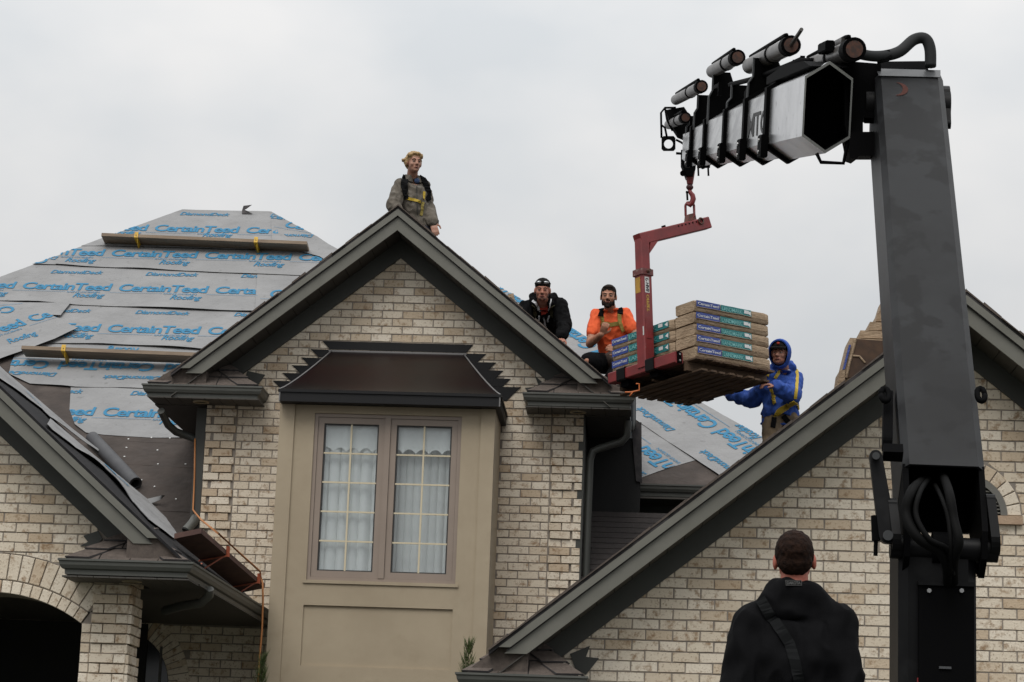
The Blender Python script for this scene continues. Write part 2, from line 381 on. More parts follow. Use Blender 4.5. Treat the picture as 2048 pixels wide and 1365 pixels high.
def shingle(a, b, c, d, n, lift=.016, thick=.014):
    """one tab: a-b lower edge, c-d upper edge"""
    n = V(n); a, b, c, d = V(a), V(b), V(c), V(d)
    mb = MB(); top = [a+n*lift, b+n*lift, c+n*.003, d+n*.003]; bot = [a+n*(lift-thick), b+n*(lift-thick), c-n*.006, d-n*.006]
    mb.add(top+bot, [(0, 1, 2, 3), (4, 7, 6, 5), (0, 4, 5, 1), (1, 5, 6, 2), (2, 6, 7, 3), (3, 7, 4, 0)])
    for q in range(1, 6): mb.m[q] = 1
    return mb.build('shingle', [SHINGLE, SHEDGE], house)
def return_roof(xa, xb, yf, yw, z, rise):
    """little hipped roof over an eave return between xa < xb, rising towards the wall"""
    dp = yw-yf
    b = [V((xa, yf, z)), V((xb, yf, z)), V((xb, yw, z)), V((xa, yw, z)), V((xa+dp, yw, z+rise)), V((xb-dp, yw, z+rise))]
    mb = MB(); mb.add(b, [(0, 1, 5, 4), (1, 2, 5), (3, 0, 4), (0, 3, 2, 1), (2, 3, 4, 5)]); mb.build('return_roof', SHEDGE, house)
    nf = V((0, -rise, dp)).normalized(); T = V((0, dp, rise)); tl = T.length
    def fp(x, t): return V((x, yf, z))+T*t
    for ci, (t0, t1) in enumerate(((0, .36), (.36, .72), (.72, .98))):
        x0 = xa+dp*t0+.02; x1 = xb-dp*t0-.02; xs = [x0]
        while xs[-1] < x1-.2: xs.append(xs[-1]+random.uniform(.2, .27))
        xs[-1] = x1
        if len(xs) < 2: xs = [x0, x1]
        for i in range(len(xs)-1):
            a_, b_ = xs[i]+.005, xs[i+1]-.005; c_ = min(b_, xb-dp*t1); d_ = max(a_, xa+dp*t1)
            if c_-d_ < .01: continue
            shingle(fp(a_, t0), fp(b_, t0), fp(c_, t1), fp(d_, t1), nf)
    for s, A, B, g in ((-1, b[0], b[4], V((0, 1, 0))), (1, b[1], b[5], V((0, 1, 0)))):
        d = (B-A); L = d.length; d /= L
        ns = V((s*rise, 0, dp)).normalized(); nh = (nf+ns).normalized()
        f = V((-s*1.25, 0, 0)); gg = V((0, 1.25, 0))
        k = 0; s0 = 0.0
        while s0 < L-.05:
            s1 = min(L, s0+.2); lf = .036; p0, p1 = A+d*s0, A+d*s1
            mb = MB(); w = .15
            top = [p0+nh*lf, p0+f*w+nf*lf, p1+f*w+nf*.016, p1+nh*.018, p0+gg*w+ns*lf, p1+gg*w+ns*.016]
            bot = [q-nh*.014 for q in top]
            mb.add(top+bot, [(0, 1, 2, 3), (4, 0, 3, 5), (0, 6, 7, 1), (4, 10, 6, 0), (1, 7, 8, 2), (2, 8, 9, 3), (5, 3, 9, 11), (4, 5, 11, 10), (6, 9, 8, 7), (10, 11, 9, 6)])
            for q in range(2, 10): mb.m[q] = 1
            mb.build('hip_shingle', [SHINGLE, SHEDGE], house); s0 = s1
def pot_light(x, y, z, r=.085):
    mb = MB(); pr = [(r, .012), (r*.97, -.004), (r*.74, -.005), (r*.72, .03), (.001, .031)]
    mb.loft([[V((x+q*math.cos(2*math.pi*i/20), y+q*math.sin(2*math.pi*i/20), z+h)) for i in range(20)] for q, h in pr], caps=False)
    mb.build('soffit_light', mat('aged_brass_trim', (.30, .24, .15), .4), house, smooth=40)
def roof_slabs(xc, zpk, pitch, yf, xl, xr, ybk_l, ybk_r, ybk_c, name='gable_roof', th=.028):
    for s, xe, yb in ((-1, xl, ybk_l), (1, xr, ybk_r)):
        ze = zpk-pitch*abs(xe-xc)
        mb = MB(); mb.prism([(xc, yf, zpk), (xe, yf, ze), (xe, yb, ze), (xc, ybk_c, zpk)], (0, 0, -th)); mb.build(name, SHEDGE, house)
        random.seed(int(abs(xe)*100)); mb = MB(); nb = int(abs(xe-xc)/.13)       # ragged shingle edge along the rake
        for i in range(nb):
            a = xc+(xe-xc)*i/nb; b_ = xc+(xe-xc)*(i+1)/nb; h = random.uniform(.006, .022); y0 = yf-random.uniform(.0, .03)
            za, zb = zpk-pitch*abs(a-xc), zpk-pitch*abs(b_-xc)
            mb.prism([(a, y0, za+.001), (b_, y0, zb+.001), (b_, y0, zb+h), (a, y0, za+h*1.3)], (0, .3, 0))
        setp(mb.build('edge_shingles', SHINGLE, house), kind='stuff')

# ================================================================== DORMER (tall middle gable)
XD, ZD, PD = -2.578, 7.835, .805
FD = Fr((0, 0, 0), (1, 0, 0), (0, -1, 0))
dl, dr_ = -4.50, -.632
gz = lambda x: ZD-.40-PD*abs(x-XD)
dpoly = [(dl, 2.2), (dr_, 2.2), (dr_, gz(dr_)), (XD, gz(XD)), (dl, gz(dl))]
slab('dormer_wall', FD, dpoly)
bayskip = lambda x, z: (-3.58 < x < -1.56 and z < 6.28) or (x < -3.6 and z < 3.6)
lay('dormer', FD, dpoly, (dl, dr_, 3.0, 7.6), segs=[(dl, dl+.318, .018), (dl+.318, dr_-.33, 0), (dr_-.33, dr_, .018)], skip=bayskip, ph=XD+.05)
gable_trim(XD, ZD, PD, -.45, 0, -4.80, -.36, 6.055)
roof_slabs(XD, ZD, PD, -.47, -4.80, -.36, 2.45, 2.45, 4.8)
# eave returns and side eaves of the dormer
gutter([(-3.865, 0), (-3.865, -.45), (-5.095, -.45), (-5.095, 2.3)][::-1], 5.938)
gutter([(-.113, 2.3), (-.113, -.45), (-1.246, -.45), (-1.246, 0)][::-1][::-1][::-1] if False else [(-1.246, 0), (-1.246, -.45), (-.113, -.45), (-.113, 2.3)], 5.95)
for (a, b) in ((-5.0, -3.9), (-1.215, -.15)):
    n_ = 8
    for i in range(n_):
        x0 = a+(b-a)*i/n_; x1 = a+(b-a)*(i+1)/n_-.006
        mb = MB(); mb.bb(x0, x1, -.40, -.003, 5.806, 5.818); mb.build('soffit_board', SOFFIT, house)
for (a, b) in ((-5.04, -4.52), (-.615, -.17)):
    mb = MB(); mb.bb(a, b, .0, 2.35, 5.80, 5.815); mb.build('eave_soffit', SOFFIT, house)
for (a, b) in ((-5.0, -4.86), (-.30, -.16)):
    pass
return_roof(-5.03, -3.93, -.42, -.003, 5.93, .33)
return_roof(-1.19, -.17, -.42, -.003, 5.942, .33)
# roof edge infill between gutter and gable roof
mb = MB(); mb.prism([(-5.05, -.40, 5.93), (-4.45, -.40, 6.33), (-4.45, -.40, 5.93)], (0, 2.7, 0)); mb.build('eave_roof', SHINGLE, house)
mb = MB(); mb.prism([(-.16, -.40, 5.942), (-.70, -.40, 6.33), (-.70, -.40, 5.942)], (0, 2.7, 0)); mb.build('eave_roof', SHINGLE, house)
p = W(402, 806, -.22); pot_light(p.x, -.22, 5.80); p = W(1156, 826, -.2); pot_light(p.x, -.2, 5.80)
# dormer side walls
FDR = Fr((dr_, 0, 0), (0, 1, 0), (1, 0, 0))
sp = [(0, 2.2), (2.6, 2.2), (2.6, 5.82), (0, 5.82)]
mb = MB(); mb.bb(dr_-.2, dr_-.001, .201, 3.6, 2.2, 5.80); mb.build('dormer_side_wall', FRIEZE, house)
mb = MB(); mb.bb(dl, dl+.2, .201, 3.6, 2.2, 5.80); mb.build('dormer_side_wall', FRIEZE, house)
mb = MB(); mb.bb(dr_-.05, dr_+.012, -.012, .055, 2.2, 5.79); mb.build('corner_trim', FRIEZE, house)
# downspouts
mb = MB(); a = [W(322, 822, -.3), W(336, 850, -.1), W(352, 864, .02), W(396, 880, .1), W(402, 900, .1), W(388, 1045, .1)]
mb.tube(a, .040, 8); mb.build('downspout', mat('shaded_downspout_metal', (.05, .052, .046), .5), house, smooth=50)  # shade painted in: both downspouts are darker than the gutter metal
mb = MB(); a = [W(1256, 842, .05), W(1254, 872, .06), W(1243, 884, .08), W(1200, 897, .1), W(1186, 903, .1), W(1180, 922, .1), W(1171, 1160, .1)]
mb.tube(a, .040, 8); mb.build('downspout', mat('shaded_downspout_metal', (.05, .052, .046), .5), house, smooth=50)
mb = MB(); mb.tube([W(392, 1036, .0), W(386, 1046, -.05), W(372, 1062, -.12)], .05, 10); mb.tube([W(373, 1060, -.118), W(371.5, 1062.5, -.124)], .042, 10, 1)
mb.build('downspout_elbow', [GUTTER, DARKIN], house, smooth=50)
# left-hand wall strip seen behind the elbow
mb = MB(); mb.bb(dl-.10, dl-.001, -.01, .10, 4.2, 5.78); mb.build('corner_trim', FRIEZE, house)

# ---- stepped black flashing around the bay roof
def flash(pts, name='step_flashing', y=-.016, m=BLACKM):
    mb = MB(); mb.prism([W(*p, y) for p in pts], (0, .012, 0)); mb.build(name, m, house)
c4 = lambda x, y: (540+x/3.938, 660+y/3.938)
flash([c4(412, 88), c4(1600, 118), c4(1545, 182), c4(470, 152)], 'top_flashing')
for k, (xl_, y_) in enumerate(((318, 152), (245, 218), (172, 279), (98, 340), (22, 402))):
    flash([c4(xl_, y_), c4(560, y_+8), c4(560, y_+68), c4(xl_+66, y_+62)])
for k, (xr_, y_) in enumerate(((1702, 191), (1780, 258), (1838, 322), (1895, 386), (1976, 452))):
    flash([c4(1400, y_-8), c4(xr_, y_), c4(xr_-66 if k < 4 else xr_-116, y_+62 if k < 4 else y_+108), c4(1400, y_+52)])
flash([W_ for W_ in ((495, 742), (530, 750), (516, 770), (524, 790), (478, 790))], 'corner_flashing', -.018, FRIEZE)
flash([(1070, 752), (1096, 775), (1074, 790), (1060, 790), (1050, 776), (1078, 774)], 'corner_flashing', -.018, FRIEZE)

# ================================================================== BAY
YB = -.95
def bx(px, py, y=YB): return W(px, py, y)
pl0, pl1 = bx(547, 1050).x, bx(577, 1050).x
pr0, pr1 = bx(954, 1050).x, bx(982, 1050).x
zt = bx(780, 812).z; zb = 2.2
mb = MB(); mb.bb(pl0, pl1, YB, -.003, zb, zt); mb.build('pilaster', STUCCO, house)
mb = MB(); mb.bb(pr0, pr1, YB, -.003, zb, zt); mb.build('pilaster', STUCCO, house)
wx0, wx1 = bx(620, 1000).x, bx(917, 1000).x
wz1, wz0 = bx(775, 829).z, bx(760, 1164).z
YF = YB+.022
mb = MB()
px0, px1 = bx(603, 1270).x, bx(903, 1270).x; pz1, pz0 = bx(750, 1214).z, bx(740, 1335).z
mb.bb(pl1, wx0, YF, YF+.2, wz0, zt); mb.bb(wx1, pr0, YF, YF+.2, wz0, zt); mb.bb(wx0, wx1, YF, YF+.2, wz1, zt)
mb.bb(pl1, pr0, YF, YF+.2, pz1, wz0); mb.bb(pl1, px0, YF, YF+.2, pz0, pz1); mb.bb(px1, pr0, YF, YF+.2, pz0, pz1); mb.bb(pl1, pr0, YF, YF+.2, zb, pz0)
mb.build('stucco_front', STUCCO, house)
mb = MB(); mb.bb(px0, px1, YF+.02, YF+.19, pz0, pz1); mb.build('recessed_panel', STUCCO, house)
mb = MB(); mb.bb(wx0-.03, wx1+.03, YF-.014, YF+.05, wz0-.03, wz0+.001); mb.build('stucco_sill', STUCCO, house)
mb = MB(); mb.bb(pl1, pr0, YF+.2, -.21, zt-.06, zt-.01); mb.build('bay_ceiling', DARKIN, house)
# bay roof: flared metal skirt
zr0 = W(780, 785, -1.1).z; zr1 = W(795, 707, 0).z
xr0, xr1 = W(559, 782, -1.1).x, W(1001, 784, -1.1).x
xt0, xt1 = W(663, 702, -.05).x, W(927, 709, -.05).x
rings = []
NS = 12
for i in range(NS+1):
    t = i/NS; h = t**1.75*.0+t; fl = 1-(1-t)**.62 if False else t
    zz = zr0+(zr1-zr0)*(t**1.13); k = t
    y = -1.1*(1-k)+(-.03)*k
    a, b = xr0+(xt0-xr0)*k, xr1+(xt1-xr1)*k
    rings.append([V((a, -.018, zz)), V((a, y, zz)), V((b, y, zz)), V((b, -.018, zz))])
mb = MB(); mb.loft(rings, closed=True, caps=True); mb.build('bay_roof', COPPER, house, smooth=30)
for q in (1, 2):
    mb = MB(); mb.tube([r_[q]+V((0, -.004, .004)) for r_ in rings], .008, 6); mb.build('roof_seam', LEAD, house, smooth=True)
mb = MB(); mb.bar(rings[-1][1]+V((-.03, -.004, .0)), rings[-1][2]+V((.03, -.004, 0)), .02, .018); mb.build('top_seam', LEAD, house)
zf = W(780, 808, -1.1).z
mb = MB(); mb.bb(xr0, xr1, -1.1, -.003, zf, zr0+.002); mb.bb(xr0-.012, xr1+.012, -1.112, -.003, zr0-.022, zr0+.006); mb.build('bay_fascia', BLACKM, house)
for xx in (xr0+.004, xr1-.004):
    mb = MB(); mb.bb(xx-.006, xx+.006, -1.108, -1.09, zf, zr0-.02); mb.build('corner_seam', LEAD, house)
# ---- window
win = bpy.data.objects.new('window', None); COL.objects.link(win); win.parent = house
win.location = V(((wx0+wx1)/2, YB, wz0))-house.location
YW = YB+.04
mb = MB(); fw = .035
mb.bb(wx0, wx1, YW, YW+.1, wz1-fw, wz1-.001); mb.bb(wx0, wx1, YW, YW+.1, wz0+.001, wz0+fw); mb.bb(wx0, wx0+fw, YW, YW+.1, wz0+fw, wz1-fw); mb.bb(wx1-fw, wx1, YW, YW+.1, wz0+fw, wz1-fw)
xm = (bx(768, 1000).x); mb.bb(xm-.028, xm+.028, YW-.006, YW+.1, wz0+fw, wz1-fw)
mb.build('frame', VINYL, win)
for (a, b) in ((wx0+fw, xm-.028), (xm+.028, wx1-fw)):
    za, zb_ = wz0+fw, wz1-fw; s = .062; y0 = YW+.012
    mb = MB()
    for (q0, q1, q2, q3) in ((a, b, za, za+s), (a, b, zb_-s, zb_), (a, a+s, za+s, zb_-s), (b-s, b, za+s, zb_-s)):
        mb.bb(q0+.002, q1-.002, y0, y0+.06, q2+.002 if q2 == za else q2, q3-.002 if q3 == zb_ else q3)
    for (q0, q1, q2, q3) in ((a+s, b-s, za+s, za+s+.012), (a+s, b-s, zb_-s-.012, zb_-s), (a+s, a+s+.012, za+s+.012, zb_-s-.012), (b-s-.012, b-s, za+s+.012, zb_-s-.012)):
        mb.bb(q0, q1, y0+.012, y0+.05, q2, q3, 1)
    mb.build('sash', [VINYL, mat('dark_gasket', (.03, .03, .03), .6)], win)
    ga, gb, gc, gd = a+s+.004, b-s-.004, za+s+.004, zb_-s-.004
    mb = MB(); mb.bb((ga+gb)/2-.0085, (ga+gb)/2+.0085, y0+.010, y0+.022, gc, gd); mb.build('muntin', MUNT, win)
    for i in range(1, 5):
        zz = gc+(gd-gc)*i/5
        for h0, h1 in ((ga, (ga+gb)/2-.009), ((ga+gb)/2+.009, gb)):
            mb = MB(); mb.bb(h0, h1, y0+.0105, y0+.0215, zz-.008, zz+.008); mb.build('muntin', MUNT, win)
    for i in range(5):
        for h0, h1 in ((ga, (ga+gb)/2), ((ga+gb)/2, gb)):
            z0_, z1_ = gc+(gd-gc)*i/5, gc+(gd-gc)*(i+1)/5; dy = random.uniform(-.0015, .0015)
            mb = MB(); mb.add([(h0, y0+.026+dy, z0_), (h1, y0+.026, z0_), (h1, y0+.026-dy, z1_), (h0, y0+.026, z1_)], [(0, 1, 2, 3)]); mb.build('pane', GLASS, win)
def curtain(x0, x1, z0, z1, y, label, amp, wl_, thin=False, scal=False, cat='curtain', name='sheer_curtain'):
    mb = MB(); nx, nzz = 260, 8; vs = []
    for i in range(nx+1):
        x = x0+(x1-x0)*i/nx; f = noise.noise(V((x*5, 1, y)))*1.2
        for k in range(nzz+1):
            zb_ = z0
            if scal: zb_ = z0+.045*abs(math.sin((x-x0)/(x1-x0)*math.pi*5.0))**.8-.03
            z = zb_+(z1-zb_)*k/nzz
            vs.append((x+(0 if scal else 1.45/wl_*math.sin(2*(x*wl_+f*2.5)*.5+1.3)*(1-.35*k/nzz)), y+amp*math.sin(x*wl_+f*2.5)*(1-.5*k/nzz)+amp*.5*noise.noise(V((x*22, z*.6, 3))), z))
    mb.add(vs, [(i*(nzz+1)+k, (i+1)*(nzz+1)+k, (i+1)*(nzz+1)+k+1, i*(nzz+1)+k+1) for i in range(nx) for k in range(nzz)])
    o = mb.build(name, CURTAIN, None, smooth=True, org=((x0+x1)/2, y, z0)); setp(o, label, cat, 'curtains in the bay window')
curtain(wx0+.06, xm-.02, wz0+.05, wz1-.06, YW+.095, 'white sheer curtain in loose folds behind the left casement of the bay window', .026, 58)
curtain(xm+.02, wx1-.06, wz0+.05, wz1-.06, YW+.19, 'greyer flatter sheer curtain behind the right casement of the bay window', .016, 80)
curtain(wx0+.06, xm-.02, wz1-.34, wz1-.05, YW+.068, 'scalloped white valance at the top of the left casement', .006, 30, scal=True, name='valance', cat='valance')
curtain(xm+.02, wx1-.06, wz1-.34, wz1-.05, YW+.072, 'scalloped white valance at the top of the right casement', .006, 30, scal=True, name='valance', cat='valance')

# ================================================================== GARAGE GABLE (right, nearest)
XG, ZG, PG = 2.462, 5.875, .80
YG = -5.05
FG = Fr((0, YG, 0), (1, 0, 0), (0, -1, 0))
gg = lambda x: ZG-.40-PG*abs(x-XG)
gl, gr = -1.0, 6.0
gpoly = [(gl, 0), (gr, 0), (gr, gg(gr)), (XG, gg(XG)), (gl, gg(gl))]
slab('garage_wall', FG, gpoly)
awc = W(1933, 1030, YG); AWR = .312
def awskip(x, z): return (z > awc.z-.075 and (x-awc.x)**2+(z-awc.z)**2 < (AWR+.115)**2 and z > awc.z) or (abs(x-awc.x) < AWR+.115 and awc.z-.075 < z <= awc.z)
def awcut(q):
    cx = sum(p[0] for p in q)/len(q)-awc.x; cz = sum(p[1] for p in q)/len(q)-awc.z
    if cz < -.05 or math.hypot(cx, cz) > AWR+.3: return q
    d = math.hypot(cx, cz); nx_, nz_ = cx/d, cz/d; r_ = AWR+.118
    px_, pz_ = awc.x+nx_*r_, awc.z+nz_*r_
    return clip2(q, [(px_+nz_*2, pz_-nx_*2), (px_-nz_*2, pz_+nx_*2), (px_-nz_*2+nx_*3, pz_+nx_*2+nz_*3), (px_+nz_*2+nx_*3, pz_-nx_*2+nz_*3)][::-1] if False else ccw([(px_+nz_*2, pz_-nx_*2), (px_-nz_*2, pz_+nx_*2), (px_-nz_*2+nx_*3, pz_+nx_*2+nz_*3), (px_+nz_*2+nx_*3, pz_-nx_*2+nz_*3)]))
lay('garage', FG, gpoly, (gl, 4.2, 1.9, 5.6), skip=awskip, cut=awcut, ph=.03)
for i in range(13):
    t0, t1 = math.pi*i/13+.012, math.pi*(i+1)/13-.012
    BR.append(([FG.p(awc.x+r_*math.cos(t), awc.z+r_*math.sin(t)) for r_, t in ((AWR+.004, t0), (AWR+.11, t0), (AWR+.11, t1), (AWR+.004, t1))], FG.n, .012, 'garage'))
mb = MB(); mb.prism([FG.p(awc.x+AWR*math.cos(math.pi*i/24), awc.z+AWR*math.sin(math.pi*i/24), .002) for i in range(25)], (0, -.004, 0)); mb.build('louvre_recess', DARKIN, house)
LV = mat('louvre_paint', (.13, .125, .11), .5)
mb = MB()
rg = lambda q, d: [FG.p(awc.x+q*math.cos(math.pi*i/24), awc.z+q*math.sin(math.pi*i/24), d) for i in range(25)]
mb.loft([[a, b, c, d] for a, b, c, d in zip(rg(AWR, .004), rg(AWR, .03), rg(AWR-.05, .03), rg(AWR-.05, .004))]); mb.build('louvre_frame', LV, house)
for i in range(9):
    zz = awc.z+.02+i*.028; hw = math.sqrt(max(0, (AWR-.05)**2-(zz-awc.z)**2))
    if hw < .03: continue
    mb = MB(); mb.bar(FG.p(awc.x-hw, zz, .012), FG.p(awc.x+hw, zz, .012), .022, .006, V((0, -.6, .8))); mb.build('slat', LV, house)
for x0_, x1_ in ((-.43, -.15), (-.146, .14), (.144, .43)):
    mb = MB(); mb.bb(awc.x+x0_, awc.x+x1_, YG-.045, YG-.002, awc.z-.07, awc.z-.004); mb.build('sill_stone', mat('sill_brick', (.40, .29, .20), .9, var=((.32, .22, .15), 9, .35, .65), bump=(60, .004)), house)
gable_trim(XG, ZG, PG, -5.5, YG, -1.16, 6.1, 2.965)
roof_slabs(XG, ZG, PG, -5.52, -1.16, 6.1, -.02, 1.2, 1.9, 'garage_roof')
gutter([(-1.412, -.6), (-1.412, -5.5), (-.395, -5.5), (-.395, YG)][::1], 2.812)
return_roof(-1.35, -.45, -5.47, YG-.003, 2.80, .34)
for i in range(7):
    x0 = -1.38+i*.14; mb = MB(); mb.bb(x0, x0+.134, -5.45, YG-.003, 2.668, 2.68); mb.build('soffit_board', SOFFIT, house)
mb = MB(); mb.prism([(-1.36, -5.45, 2.80), (-.86, -5.45, 3.2), (-.86, -5.45, 2.80)], (0, 5.3, 0)); mb.build('eave_roof', SHINGLE, house)
mb = MB(); mb.bb(gl, gl+.2, YG+.201, -.003, 0, 2.75); mb.build('garage_side_wall', BRICK, house)
flash([(1140, 1308), (1180, 1292), (1172, 1314), (1198, 1317), (1172, 1350), (1150, 1338)], 'corner_flashing', YG-.018, FRIEZE)

# ================================================================== PORCH GABLE (left)
XP, PP = -6.9, .862
ZP = 3.868+PP*(6.9-3.929)
YP = -4.0
FP = Fr((0, YP, 0), (1, 0, 0), (0, -1, 0))
pgz = lambda x: ZP-.40-PP*abs(x-XP)
axc, azc = W(-45, 1618, YP).x, W(-45, 1618, YP).z
_a = W(0, 1185.6, YP); _b = W(159, 1244.8, YP); _c = W(55.5, 1194.8, YP)
def circ(a, b, c):
    ax, ay, bx_, by, cx, cy = a.x, a.z, b.x, b.z, c.x, c.z
    d = 2*(ax*(by-cy)+bx_*(cy-ay)+cx*(ay-by))
    ux = ((ax*ax+ay*ay)*(by-cy)+(bx_*bx_+by*by)*(cy-ay)+(cx*cx+cy*cy)*(ay-by))/d
    uy = ((ax*ax+ay*ay)*(cx-bx_)+(bx_*bx_+by*by)*(ax-cx)+(cx*cx+cy*cy)*(bx_-ax))/d
    return ux, uy, math.hypot(ax-ux, ay-uy)
axc, azc, R0 = circ(_a, _c, _b)
R1 = R0+.108; R2 = R1+.222
pierL, pierR = W(181, 1280, YP).x, W(258, 1230, YP).x
openR = W(160, 1290, YP).x
def pcut(q):
    cx = sum(p[0] for p in q)/len(q)-axc; cz = sum(p[1] for p in q)/len(q)-azc
    d = math.hypot(cx, cz); r_ = R2+.006
    if d > r_+.3: return q
    nx_, nz_ = cx/d, cz/d; px_, pz_ = axc+nx_*r_, azc+nz_*r_
    return clip2(q, ccw([(px_+nz_*2, pz_-nx_*2), (px_-nz_*2, pz_+nx_*2), (px_-nz_*2+nx_*3, pz_+nx_*2+nz_*3), (px_+nz_*2+nx_*3, pz_-nx_*2+nz_*3)]))
ppoly = [(-6.6, 2.0), (pierR, 2.0), (pierR, pgz(pierR)), (-6.6, pgz(-6.6))]
lay('porch', FP, ppoly, (-6.6, pierL, azc+R2*.8, 6.0), cut=pcut, ph=.02)
th1 = math.acos((openR-axc)/R0); spring = azc+R0*math.sin(th1)
NA = 26; tstep = .0575
def mortar_arch(name, ra, rb, y0, y1):
    mb = MB(); t = [th1+i*.05 for i in range(int((math.pi-2*th1)/.05)+1)]
    mb.loft([[V((axc+ra*math.cos(a), y0, azc+ra*math.sin(a))), V((axc+rb*math.cos(a), y0, azc+rb*math.sin(a))), V((axc+rb*math.cos(a), y1, azc+rb*math.sin(a))), V((axc+ra*math.cos(a), y1, azc+ra*math.sin(a)))] for a in t]); return mb.build(name, MORTAR, house)
mortar_arch('arch_core', R0, R2, YP+.004, YP+.40)
tt = th1+.01; k = 0
while tt < 2.0:
    t1_ = tt+.108/R2*1.02
    BR.append(([FP.p(axc+r_*math.cos(t), azc+r_*math.sin(t)) for r_, t in ((R1+.006, tt+.0035), (R2-.003, tt+.003), (R2-.003, t1_-.003), (R1+.006, t1_-.0035))], FP.n, .008, 'porch'))
    tt = t1_
tt = th1+.004
while tt < 2.0:
    t1_ = tt+.083/R0
    BR.append(([FP.p(axc+r_*math.cos(t), azc+r_*math.sin(t)) for r_, t in ((R0+.001, tt+.003), (R1-.005, tt+.003), (R1-.005, t1_-.003), (R0+.001, t1_-.003))], FP.n, .008+random.uniform(0, .004), 'porch'))
    tt = t1_
# wall above the arch (mortar), jamb and pier
cir = [(axc+R2*math.cos(th1+i*.1), azc+R2*math.sin(th1+i*.1)) for i in range(40) if th1+i*.1 < 2.0 and axc+R2*math.cos(th1+i*.1) > -6.6]
for i in range(len(cir)-1):
    (x0, z0), (x1, z1) = cir[i], cir[i+1]; x1 = max(x1, -6.6)
    mb_ = [(x1, z1), (x0, z0), (x0, pgz(x0)), (x1, pgz(x1))]
    slab('gable_wall', FP, mb_, .2)
slab('gable_wall', FP, [(cir[0][0], 2.0), (pierR-.002, 2.0), (pierR-.002, pgz(pierR)), (cir[0][0], pgz(cir[0][0]))], .2) if cir[0][0] < pierR-.01 else None
mb = MB(); mb.bb(openR+.003, pierR-.002, YP+.004, YP+.40, 0, spring+.1); mb.bb(pierL, pierR-.002, YP+.003, YP+.395, spring, 3.55); mb.build('pier_core', MORTAR, house)
lay('porch', FP, None, (openR, pierL, 2.2, spring-.01), ph=openR-BL*.5)
lay('porch', FP, None, (openR, pierL, spring+.01, spring+.42), ph=openR-BL*.5, cut=pcut)
lay('porch', Fr((0, YP, 0), (1, 0, 0), (0, -1, 0)), None, (pierL, pierR, 2.2, 3.57), segs=[(pierL, pierR, .02)], ph=pierR)
FPS = Fr((pierR, YP, 0), (0, 1, 0), (1, 0, 0))
lay('porch', FPS, None, (0, .395, 2.2, 3.57), segs=[(-.018, .395, .02)], ph=.0)
gable_trim(XP, ZP, PP, -4.45, YP, -9.8, -3.90, 3.845, sides=(1,))
# porch right slope, back to the main roof valley; plane z = ZP - PP (x - XP)
def pz(x): return ZP-PP*(x-XP)
def yval(x): return (pz(x)-MAIND)/.75
NPn = V((PP, 0, 1)).normalized(); SPd = V((1, 0, -PP)).normalized()      # down the slope
def pp3(y, s, d=0): return V((XP, y, ZP))+SPd*s+NPn*d
def pw2(px, py):
    d = cf + cr*((px-1024)/FPX) + cu*((682.5-py)/FPX); n = NPn; o = V((XP, 0, ZP))
    p = CAM+d*((o-CAM).dot(n)/d.dot(n)); return (p.y, (p-V((XP, p.y, ZP))).dot(SPd))
Ls = (-3.74-XP)/SPd.x
_A, _B = pw2(0, 734), pw2(352, 1074); _k = (_A[0]-_B[0])/(_A[1]-_B[1])
mb = MB(); mb.prism([pp3(-4.47, 0), pp3(-4.47, Ls), pp3(-.02, Ls), pp3(min(_B[0], -.02), _B[1]), pp3(_A[0]-_k*_A[1], 0)], (0, 0, -.028)); mb.build('porch_roof', BLKFELT, house)
mb = MB(); _p0, _p1 = pp3(_A[0]-_k*_A[1], 0), pp3(min(_B[0], -.02), _B[1]); mb.prism([_p0+V((0, -.012, -.03)), _p1+V((0, -.012, -.03)), _p1+V((0, -.012, -.22)), _p0+V((0, -.012, -.22))], (0, .01, 0)); mb.build('valley_lap', FELT, house)
mb = MB(); mb.prism([(XP, -4.47, ZP), (-10.06, -4.47, pz(-3.74)), (-10.06, -1, pz(-3.74)), (XP, _A[0]-_k*_A[1], ZP)], (0, 0, -.028)); mb.build('porch_roof', SHEDGE, house)
gutter([(-4.793, YP), (-4.793, -4.5), (-3.669, -4.5), (-3.669, -.02)], 3.702)
return_roof(-4.73, -3.73, -4.47, YP-.003, 3.69, .33)
mb = MB(); mb.prism([(-3.72, -4.44, 3.69), (-4.24, -4.44, 4.10), (-4.24, -4.44, 3.69)], (0, 4.40, 0)); mb.build('eave_roof', SHINGLE, house)
for i in range(8):
    x0 = -4.76+i*.132; mb = MB(); mb.bb(x0, x0+.127, -4.45, YP-.003, 3.555, 3.567); mb.build('soffit_board', SOFFIT, house)
mb = MB(); mb.bb(-4.2, -3.70, YP, -.105, 3.56, 3.572); mb.build('eave_soffit', SOFFIT, house)
mb = MB(); mb.bb(-8.2, -8.0, YP, -.1, 0, 3.6); mb.build('porch_blocker_wall', DARKIN, house)  # unseen wall, added to keep side light out of the porch
mb = MB(); mb.bb(-8, -4.93, -.13, -.104, 0, 3.55); mb.build('entry_shade_panel', DARKIN, house)  # flat black panel that paints the porch's shade over the back wall
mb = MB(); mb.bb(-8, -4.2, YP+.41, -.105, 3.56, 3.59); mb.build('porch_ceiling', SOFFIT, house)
p = W(264, 1159, -4.22); pot_light(p.x, -4.22, 3.553)
mb = MB(); mb.tube([W(419, 1178, -3.6), W(418, 1192, -3.55), W(404, 1206, -3.5), W(365, 1212, -3.3), W(330, 1222, -3.0)], .04, 8); mb.build('downspout_elbow', GUTTER, house, smooth=50)
flash([(166, 1072), (196, 1062), (205, 1078), (190, 1095), (160, 1092), (176, 1084)], 'corner_flashing', YP-.02, FRIEZE)
